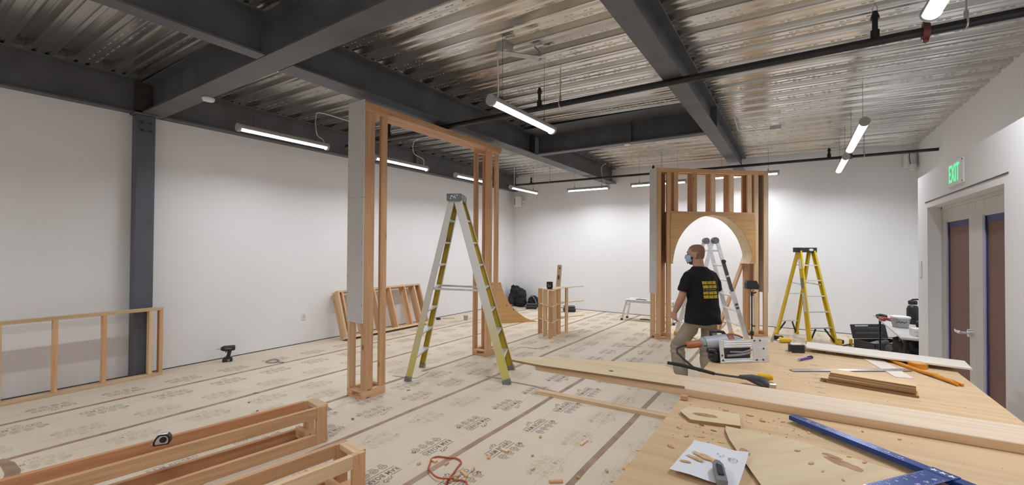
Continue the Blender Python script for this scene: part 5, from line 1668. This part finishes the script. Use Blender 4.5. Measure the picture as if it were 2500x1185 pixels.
MB().b2((-0.05, -0.061, 0.04), (0.09, -0.06, 0.055), 0).build('carton_band', 'drywall', bx_)
for i, (x, y, rz, hm_, jm, lb) in enumerate([(0.99, 8.0, 1.9, 'red_plastic', 'dark_grey', 'red-handled pliers at the far end of the folding table'), (1.17, 8.12, 1.5, 'beige_cloth', 'rubber', 'tan-gripped snips on the folding table beside the red pliers'), (1.04, 8.36, 1.5, 'rubber', 'mid_grey', 'black-gripped cutters at the tip of the folding table')]):
    p = on_table('hand_pliers', lb, 'pliers', x, y, rz)
    p.location.z += 0.02
    for s_ in (-1, 1):
        MB().tube([(-0.19, s_ * 0.045, 0), (-0.10, s_ * 0.05, 0.0), (-0.02, s_ * 0.014, 0)], 0.019, 8).build('handle', hm_, p)
    MB().prism([(-0.03, -0.02), (0.03, -0.024), (0.09, -0.006), (0.09, 0.006), (0.03, 0.024), (-0.03, 0.02)], -0.012, 0.012).build('jaw', jm, p)
tl = on_table('tool_tray', 'dark tray of small tools in the middle of the folding table', 'tray', 1.66, 7.25, 0.1)
MB().b2((-0.14, -0.2, 0), (0.16, 0.2, 0.015), 0.004).b2((-0.14, -0.2, 0), (-0.13, 0.2, 0.06), 0.002).b2((-0.14, -0.2, 0), (0.16, -0.19, 0.06), 0.002).build('tray', 'black_plastic', tl)
MB().tube([(-0.10, -0.12, 0.03), (0.1, 0.1, 0.03)], 0.012, 8).build('tool_shaft', 'steel_shiny', tl)
tx = thing('tool_chest', 'open black tool chest on the floor beside the folding table', 'toolbox', (1.16, 9.32, 0), math.radians(38))
MB().b2((-0.30, -0.2, 0), (0.34, 0.2, 0.02), 0.004).b2((-0.30, -0.2, 0), (-0.285, 0.2, 0.20), 0.004).b2((0.325, -0.2, 0), (0.34, 0.2, 0.20), 0.004).b2((-0.30, -0.2, 0), (0.34, -0.185, 0.20), 0.004).b2((-0.30, 0.185, 0), (0.34, 0.2, 0.20), 0.004).build('chest_body', 'black_plastic', tx)
MB().beam((0.02, 0.21, 0.20), (0.02, 0.27, 0.43), 0.64, 0.025, up=(0, 1, 0), bev=0.008).build('open_lid', 'black_plastic', tx)
for z, w in ((0.25, 0.5), (0.33, 0.5)):
    MB().b2((-w / 2, 0.215 + (z - .2) * 0.28 - 0.02, z), (w / 2, 0.222 + (z - .2) * 0.26, z + 0.05), 0.01).build('lid_rib', 'dark_grey', tx)
MB().b2((-0.24, 0.235, 0.395), (0.0, 0.25, 0.42), 0.003).build('metal_strip', 'steel_shiny', tx)
for i, (x, y, z, mt) in enumerate(((-0.12, 0.0, 0.12, 'mid_grey'), (0.08, 0.05, 0.13, 'dark_grey'), (0.22, -0.04, 0.12, 'mid_grey'))):
    MB().tube([(x - 0.10, y, z), (x + 0.1, y + 0.03, z + 0.03)], 0.05, 12).build('stored_tool', mt, tx)
blob('work_cloth', [('b', (0, 0, 0.08), (0.22, 0.16, 0.14), 0.4, 0.04), ('b', (0.12, -0.05, 0.05), (0.2, 0.12, 0.09), -0.3, 0.03)], 0.016, 'cloth_teal', None, 5, 0.012, label='crumpled teal cloth on the floor before the tool chest', cat='cloth').location = (0.98, 8.75, 0)
lb_ = thing('bar_clamp', 'yellow and black bar clamp on the floor beside the tool chest', 'clamp', (0.72, 9.55, 0), math.radians(60))
MB().b2((-0.22, -0.012, 0.02), (0.22, 0.012, 0.045), 0.003).build('bar', 'black_plastic', lb_)
for x in (-0.18, 0.15): MB().b2((x - 0.02, -0.02, 0), (x + 0.025, 0.02, 0.13), 0.006).build('jaw', 'tool_yellow', lb_)
kb = thing('tool_bag', 'large black tool bag under the folding table', 'bag', (1.34, 7.42, 0), 0.0)
blob('bag_body', [('b', (0, 0, 0.28), (0.46, 1.25, 0.52), None, 0.06), ('b', (-0.1, -0.2, 0.52), (0.2, 0.4, 0.14), 0.2, 0.04)], 0.03, 'black_fabric', kb, 5, 0.02)
MB().tube([(-0.2, -0.3, 0.5), (-0.24, -0.1, 0.60), (-0.2, 0.15, 0.5)], 0.014, 6).build('bag_handle', 'dark_grey', kb)
for x, y, mt, lb in ((1.32, 8.30, 'dark_grey', 'dark machine case under the far end of the folding table'),):
    k_ = thing('machine_case', lb, 'case', (x, y, 0), 0.15)
    MB().b2((-0.2, -0.2, 0), (0.22, 0.2, 0.30), 0.03).build('case_shell', mt, k_)
    MB().b2((-0.206, -0.15, 0.16), (-0.2, 0.15, 0.20), 0.002).build('latch_band', 'mid_grey', k_)
    MB().tube([(-0.05, -0.1, 0.30), (-0.05, -0.08, 0.35), (-0.05, 0.08, 0.35), (-0.05, 0.1, 0.30)], 0.012, 8).build('carry_handle', 'rubber', k_)
rd = MB().tube([(-0.12, 0, 0.025), (0, 0.01, 0.028), (0.12, 0, 0.025)], [0.018, 0.025, 0.02], 10).build('red_tool', 'red_plastic', None, 'red tool handle on the floor beside the teal cloth', 'tool'); rd.location = (1.38, 8.75, 0); rd.rotation_euler = (0, 0, 0.7)

# ------------------------------------------------------------------ the person
pr = thing('person', 'person in black T-shirt, khaki trousers and blue face mask walking past the worktable', 'person', (-0.905, 5.39, 0), math.radians(50))


def ell(c, rx, ry, n=28, tilt=0.0, sq=2.0):
    out = []
    for i in range(n):
        a = 2 * math.pi * i / n
        ca, sa = math.cos(a), math.sin(a)
        x = rx * math.copysign(abs(ca) ** (2 / sq), ca); y = ry * math.copysign(abs(sa) ** (2 / sq), sa)
        out.append(V((c[0] + x, c[1] + y, c[2] + tilt * y)))
    return out


HR = Matrix.Rotation(math.radians(30), 3, 'Z') @ Matrix.Rotation(math.radians(-4), 3, 'X')
HC = V((0.0, 0.115, 1.635))
LARM = [(-0.145, 0.055, 1.43), (-0.185, 0.045, 1.36), (-0.215, 0.05, 1.25), (-0.238, 0.065, 1.15), (-0.252, 0.105, 1.06), (-0.262, 0.155, 0.965)]
RARM = [(0.145, 0.055, 1.43), (0.185, 0.045, 1.36), (0.21, 0.035, 1.25), (0.215, 0.06, 1.15), (0.18, 0.16, 1.06), (0.11, 0.25, 1.01)]
LLEG = [(-0.095, 0.0, 0.93), (-0.11, 0.095, 0.76), (-0.15, 0.25, 0.55), (-0.155, 0.255, 0.48), (-0.145, 0.22, 0.30), (-0.135, 0.18, 0.10)]
RLEG = [(0.095, 0.0, 0.93), (0.105, 0.02, 0.74), (0.10, 0.05, 0.53), (0.10, 0.05, 0.46), (0.095, 0.03, 0.28), (0.09, 0.0, 0.09)]
bd = MB()
# torso and limbs under the clothes
bd.loft([ell((0, 0.0, 0.86), 0.10, 0.07), ell((0, 0.0, 0.95), 0.135, 0.085), ell((0, 0.02, 1.1), 0.14, 0.09), ell((0, 0.035, 1.3), 0.175, 0.105), ell((0, 0.05, 1.41), 0.14, 0.080), ell((0, 0.06, 1.48), 0.08, 0.065)])
for leg in (LLEG, RLEG): bd.tube(leg, [0.055, 0.06, 0.052, 0.05, 0.05, 0.038], 14)
for arm in (LARM, RARM): bd.tube(arm, [0.040, 0.044, 0.045, 0.043, 0.042, 0.029], 16)
bd.tube([(0, 0.055, 1.42), (0, 0.075, 1.50), (0.0, 0.10, 1.60)], [0.075, 0.062, 0.062], 16)
# skull
def hp(x, y, z): return HC + HR @ V((x, y, z))
sk = []
for z, rx, ry, oy in ((-0.118, 0.03, 0.03, 0.045), (-0.105, 0.048, 0.055, 0.035), (-0.08, 0.060, 0.078, 0.018), (-0.045, 0.068, 0.090, 0.006), (-0.01, 0.073, 0.096, 0.0), (0.03, 0.077, 0.099, -0.003), (0.065, 0.074, 0.095, -0.006), (0.093, 0.060, 0.078, -0.008), (0.112, 0.038, 0.05, -0.01), (0.119, 0.014, 0.02, -0.01)):
    sk.append([hp(*(V((rx * math.cos(a), oy + ry * math.sin(a), z)))) for a in [2 * math.pi * i / 26 for i in range(26)]])
bd.loft(sk)
bd.tube([hp(0, 0.092, 0.015), hp(0, 0.108, -0.01), hp(0, 0.120, -0.035), hp(0, 0.098, -0.048)], [0.009, 0.011, 0.015, 0.011], 10)      # nose
bd.tube([hp(-0.045, 0.078, 0.03), hp(-0.02, 0.095, 0.034), hp(0.02, 0.095, 0.034), hp(0.045, 0.078, 0.03)], 0.011, 8)                  # brow
bd.tube([hp(-0.022, 0.090, -0.066), hp(0, 0.098, -0.066), hp(0.022, 0.090, -0.066)], 0.008, 8)                                         # lips
for s_ in (-1, 1):
    bd.loft([[hp(s_ * (0.066 + t_), -0.012 - t_ * 0.5 + rr * 0.6 * math.cos(a), -0.008 + rr * math.sin(a)) for a in [2 * math.pi * i / 14 for i in range(14)]] for t_, rr in ((0, 0.022), (0.012, 0.032), (0.02, 0.028))])


def hand(wr, fwd, palm_n, thumb_dir, curl):
    """wrist point, direction of fingers, palm normal, thumb side; fingers curl towards palm_n"""
    f = V(fwd).normalized(); nrm = (V(palm_n) - f * V(palm_n).dot(f)).normalized(); sd = V(thumb_dir); sd = (sd - f * sd.dot(f) - nrm * sd.dot(nrm)).normalized()
    w = V(wr)
    def ringp(c, a, b): return [c + sd * a * math.cos(t) + nrm * b * math.sin(t) for t in [2 * math.pi * i / 16 for i in range(16)]]
    bd.loft([ringp(w - f * 0.03, 0.028, 0.022), ringp(w + f * 0.01, 0.031, 0.018), ringp(w + f * 0.05, 0.042, 0.016), ringp(w + f * 0.085, 0.043, 0.014), ringp(w + f * 0.095, 0.038, 0.010)])
    for k, (off, ln) in enumerate(((0.031, 0.072), (0.010, 0.080), (-0.011, 0.074), (-0.031, 0.058))):
        p = w + f * 0.085 + sd * off
        pts = [p - f * 0.02]
        ang = 0.15
        for j, seg in enumerate((0.46, 0.30, 0.24)):
            ang += curl * (0.55 + 0.2 * j)
            pts.append(pts[-1] + (f * math.cos(ang) + nrm * math.sin(ang)) * (ln * seg + (0.02 if j == 0 else 0)))
        bd.tube(pts, [0.0092, 0.0088, 0.0080, 0.0066], 10)
    p = w + f * 0.02 + sd * 0.028
    pts = [p, p + f * 0.025 + sd * 0.022 + nrm * 0.008, p + f * 0.052 + sd * 0.030 + nrm * 0.020, p + f * 0.078 + sd * 0.026 + nrm * 0.034]
    bd.tube(pts, [0.013, 0.012, 0.0105, 0.008], 10)


hand(LARM[-1], (-0.02, 0.30, -0.95), (0.9, 0.1, 0.0), (0.1, 0.95, 0.25), 0.75)
hand(RARM[-1], (-0.75, 0.6, -0.1), (0.0, 0.1, -1.0), (0.1, 0.9, 0.2), 0.8)
body = remeshed(bd, 0.0048, 5, 'body')
for nm in ('skin', 'hair_stubble', 'beard'): body.materials.append(M[nm])
HRI = HR.inverted()
for p in body.polygons:
    if p.center.z > 1.45:
        q_ = HRI @ (p.center - HC)
        if q_.z > -0.14:
            if q_.y + q_.z * -0.25 < 0.012 and q_.z > -0.055 and not (abs(q_.x) > 0.070 and abs(q_.z + 0.008) < 0.04) or (q_.z > 0.075 and q_.y < 0.055): p.material_index = 1
            elif q_.z < -0.03 and q_.y > 0.012 - (q_.z + 0.03) * 0.2 and q_.z > -0.135: p.material_index = 2
ob = link('body', body, None, pr)

sh = MB()
sh.loft([ell((0.0, 0.012, 0.845), 0.205, 0.178, sq=2.3), ell((0, 0.006, 0.93), 0.198, 0.163, sq=2.3), ell((0, 0.0, 1.08), 0.184, 0.134, sq=2.3), ell((0, 0.02, 1.24), 0.190, 0.132, sq=2.3), ell((0, 0.035, 1.34), 0.194, 0.124, sq=2.3), ell((0, 0.048, 1.415), 0.178, 0.105, sq=2.2), ell((0, 0.055, 1.462), 0.128, 0.090), ell((0, 0.06, 1.497), 0.080, 0.076)])
sh.tube([(-0.10, 0.052, 1.405), (-0.155, 0.048, 1.378), (-0.195, 0.047, 1.30), (-0.225, 0.052, 1.205)], [0.068, 0.074, 0.074, 0.072], 18)
sh.tube([(0.10, 0.052, 1.405), (0.155, 0.048, 1.378), (0.195, 0.042, 1.30), (0.218, 0.038, 1.205)], [0.068, 0.074, 0.074, 0.072], 18)
shirt = remeshed(sh, 0.010, 7, 'shirt')
for v in shirt.vertices:
    p = v.co
    low = max(0.0, min(1.0, (1.35 - p.z) / 0.4))
    v.co += v.normal * (0.006 * low * math.sin(p.x * 26 + p.z * 9) * math.sin(p.z * 21 + p.y * 14 + 1) + 0.0025 * math.sin(p.z * 48 + p.x * 30))
sho = link('t_shirt', shirt, 'shirt_black', pr)
bvh = BVHTree.FromPolygons([v.co for v in shirt.vertices], [list(p.vertices) for p in shirt.polygons])


def back_patch(x0, x1, z0, z1, mat, parent, nx=6, nz=3):
    vs_, ok = [], True
    for j in range(nz + 1):
        for i in range(nx + 1):
            h = bvh.ray_cast(V((x0 + (x1 - x0) * i / nx, -0.6, z0 + (z1 - z0) * j / nz)), V((0, 1, 0)))
            if h[0] is None: return
            vs_.append(h[0] + V((0, -0.0022, 0)))
    q = MB(); q.add(vs_, [[j * (nx + 1) + i, j * (nx + 1) + i + 1, (j + 1) * (nx + 1) + i + 1, (j + 1) * (nx + 1) + i] for j in range(nz) for i in range(nx)], True)
    return q


def back_row(z0, z1, mat, words):
    q = MB()
    x = -0.085
    for wl_ in words:
        for k in range(wl_):
            g = back_patch(x, x + 0.0132, z0, z1 - (0.003 if k % 3 == 1 else 0), mat, None, 2, 2)
            if g: q.add(g.v, g.f, True)
            x += 0.0148
        x += 0.006
    o = q.build('printed_row', mat, sho); o['kind'] = 'stuff'


back_row(1.300, 1.336, 'print_yellow', (4, 4, 4))
back_row(1.255, 1.291, 'print_yellow', (5, 3, 4))
back_row(1.236, 1.243, 'print_white', (12,))
back_row(1.188, 1.222, 'print_yellow', (4, 4, 4))
back_row(1.143, 1.179, 'print_yellow', (4, 4, 4))

pt = MB()
pt.loft([ell((0, 0.0, 0.80), 0.13, 0.10), ell((0, 0.0, 0.86), 0.168, 0.125), ell((0, 0.0, 0.95), 0.168, 0.118), ell((0, 0.0, 1.0), 0.160, 0.11)])
for leg in (LLEG, RLEG):
    L_ = [V(p) for p in leg]
    L_[-1] = L_[-1] + (L_[-1] - L_[-2]) * -0.12
    pt.tube(L_, [0.078, 0.088, 0.084, 0.082, 0.080, 0.078], 18)
pants = remeshed(pt, 0.011, 6, 'trousers')
for v in pants.vertices:
    p = v.co
    v.co += v.normal * (0.007 * math.sin(p.z * 34 + p.x * 20) * math.sin(p.x * 23 + p.y * 19) + 0.005 * math.exp(-((p.z - 0.5) / 0.07) ** 2) * math.sin(p.z * 110))
link('trousers', pants, 'khaki', pr)
for leg, a_ in ((LLEG, 0.0), (RLEG, 0.0)):
    x, y, z = leg[-1]
    q = MB(); q.loft([ell((x, y + 0.03, 0.0), 0.045, 0.135), ell((x, y + 0.03, 0.03), 0.048, 0.14), ell((x, y + 0.02, 0.06), 0.044, 0.12), ell((x, y - 0.02, 0.11), 0.042, 0.065)])
    q.build('shoe', 'shoe', pr)
# face mask
mk = []
for j in range(9):
    v_ = j / 8
    z = 0.006 - 0.112 * v_
    row = []
    for i in range(17):
        u = -1 + 2 * i / 16
        a = u * 1.28
        bul = 0.016 * math.cos(a) * math.sin(math.pi * min(1, v_ * 1.1)) 
        rx = 0.076 - 0.018 * max(0, v_ - 0.55) / 0.45
        ry = 0.106 + bul + (0.014 * (1 - abs(u)) ** 3 if v_ < 0.5 else 0)
        row.append(hp(rx * 1.04 * math.sin(a), ry * math.cos(a) + 0.004, z * (1 - 0.25 * abs(u)) - 0.022 * abs(u) * (1 - v_) * 0.6))
    mk.append(row)
q = MB(); q.add([p for r_ in mk for p in r_], [[j * 17 + i, j * 17 + i + 1, (j + 1) * 17 + i + 1, (j + 1) * 17 + i] for j in range(8) for i in range(16)], True)
mo = q.build('face_mask', 'mask_blue', pr)
md_ = mo.modifiers.new('thickness', 'SOLIDIFY'); md_.thickness = 0.002; md_.offset = 1
for s_ in (-1, 1):
    MB().tube([hp(s_ * 0.074, 0.03, -0.012), hp(s_ * 0.080, 0.005, 0.006), hp(s_ * 0.082, -0.022, 0.014), hp(s_ * 0.080, -0.026, -0.02), hp(s_ * 0.076, 0.01, -0.055), hp(s_ * 0.066, 0.035, -0.07)], 0.0018, 6).build('ear_loop', 'white_plastic', mo)
    MB().lathe([(0.002, -0.009), (0.008, -0.006), (0.010, 0.0), (0.008, 0.006), (0.002, 0.009)], hp(s_ * 0.032, 0.084, 0.012), 12).build('eye', 'eye_dark', pr)
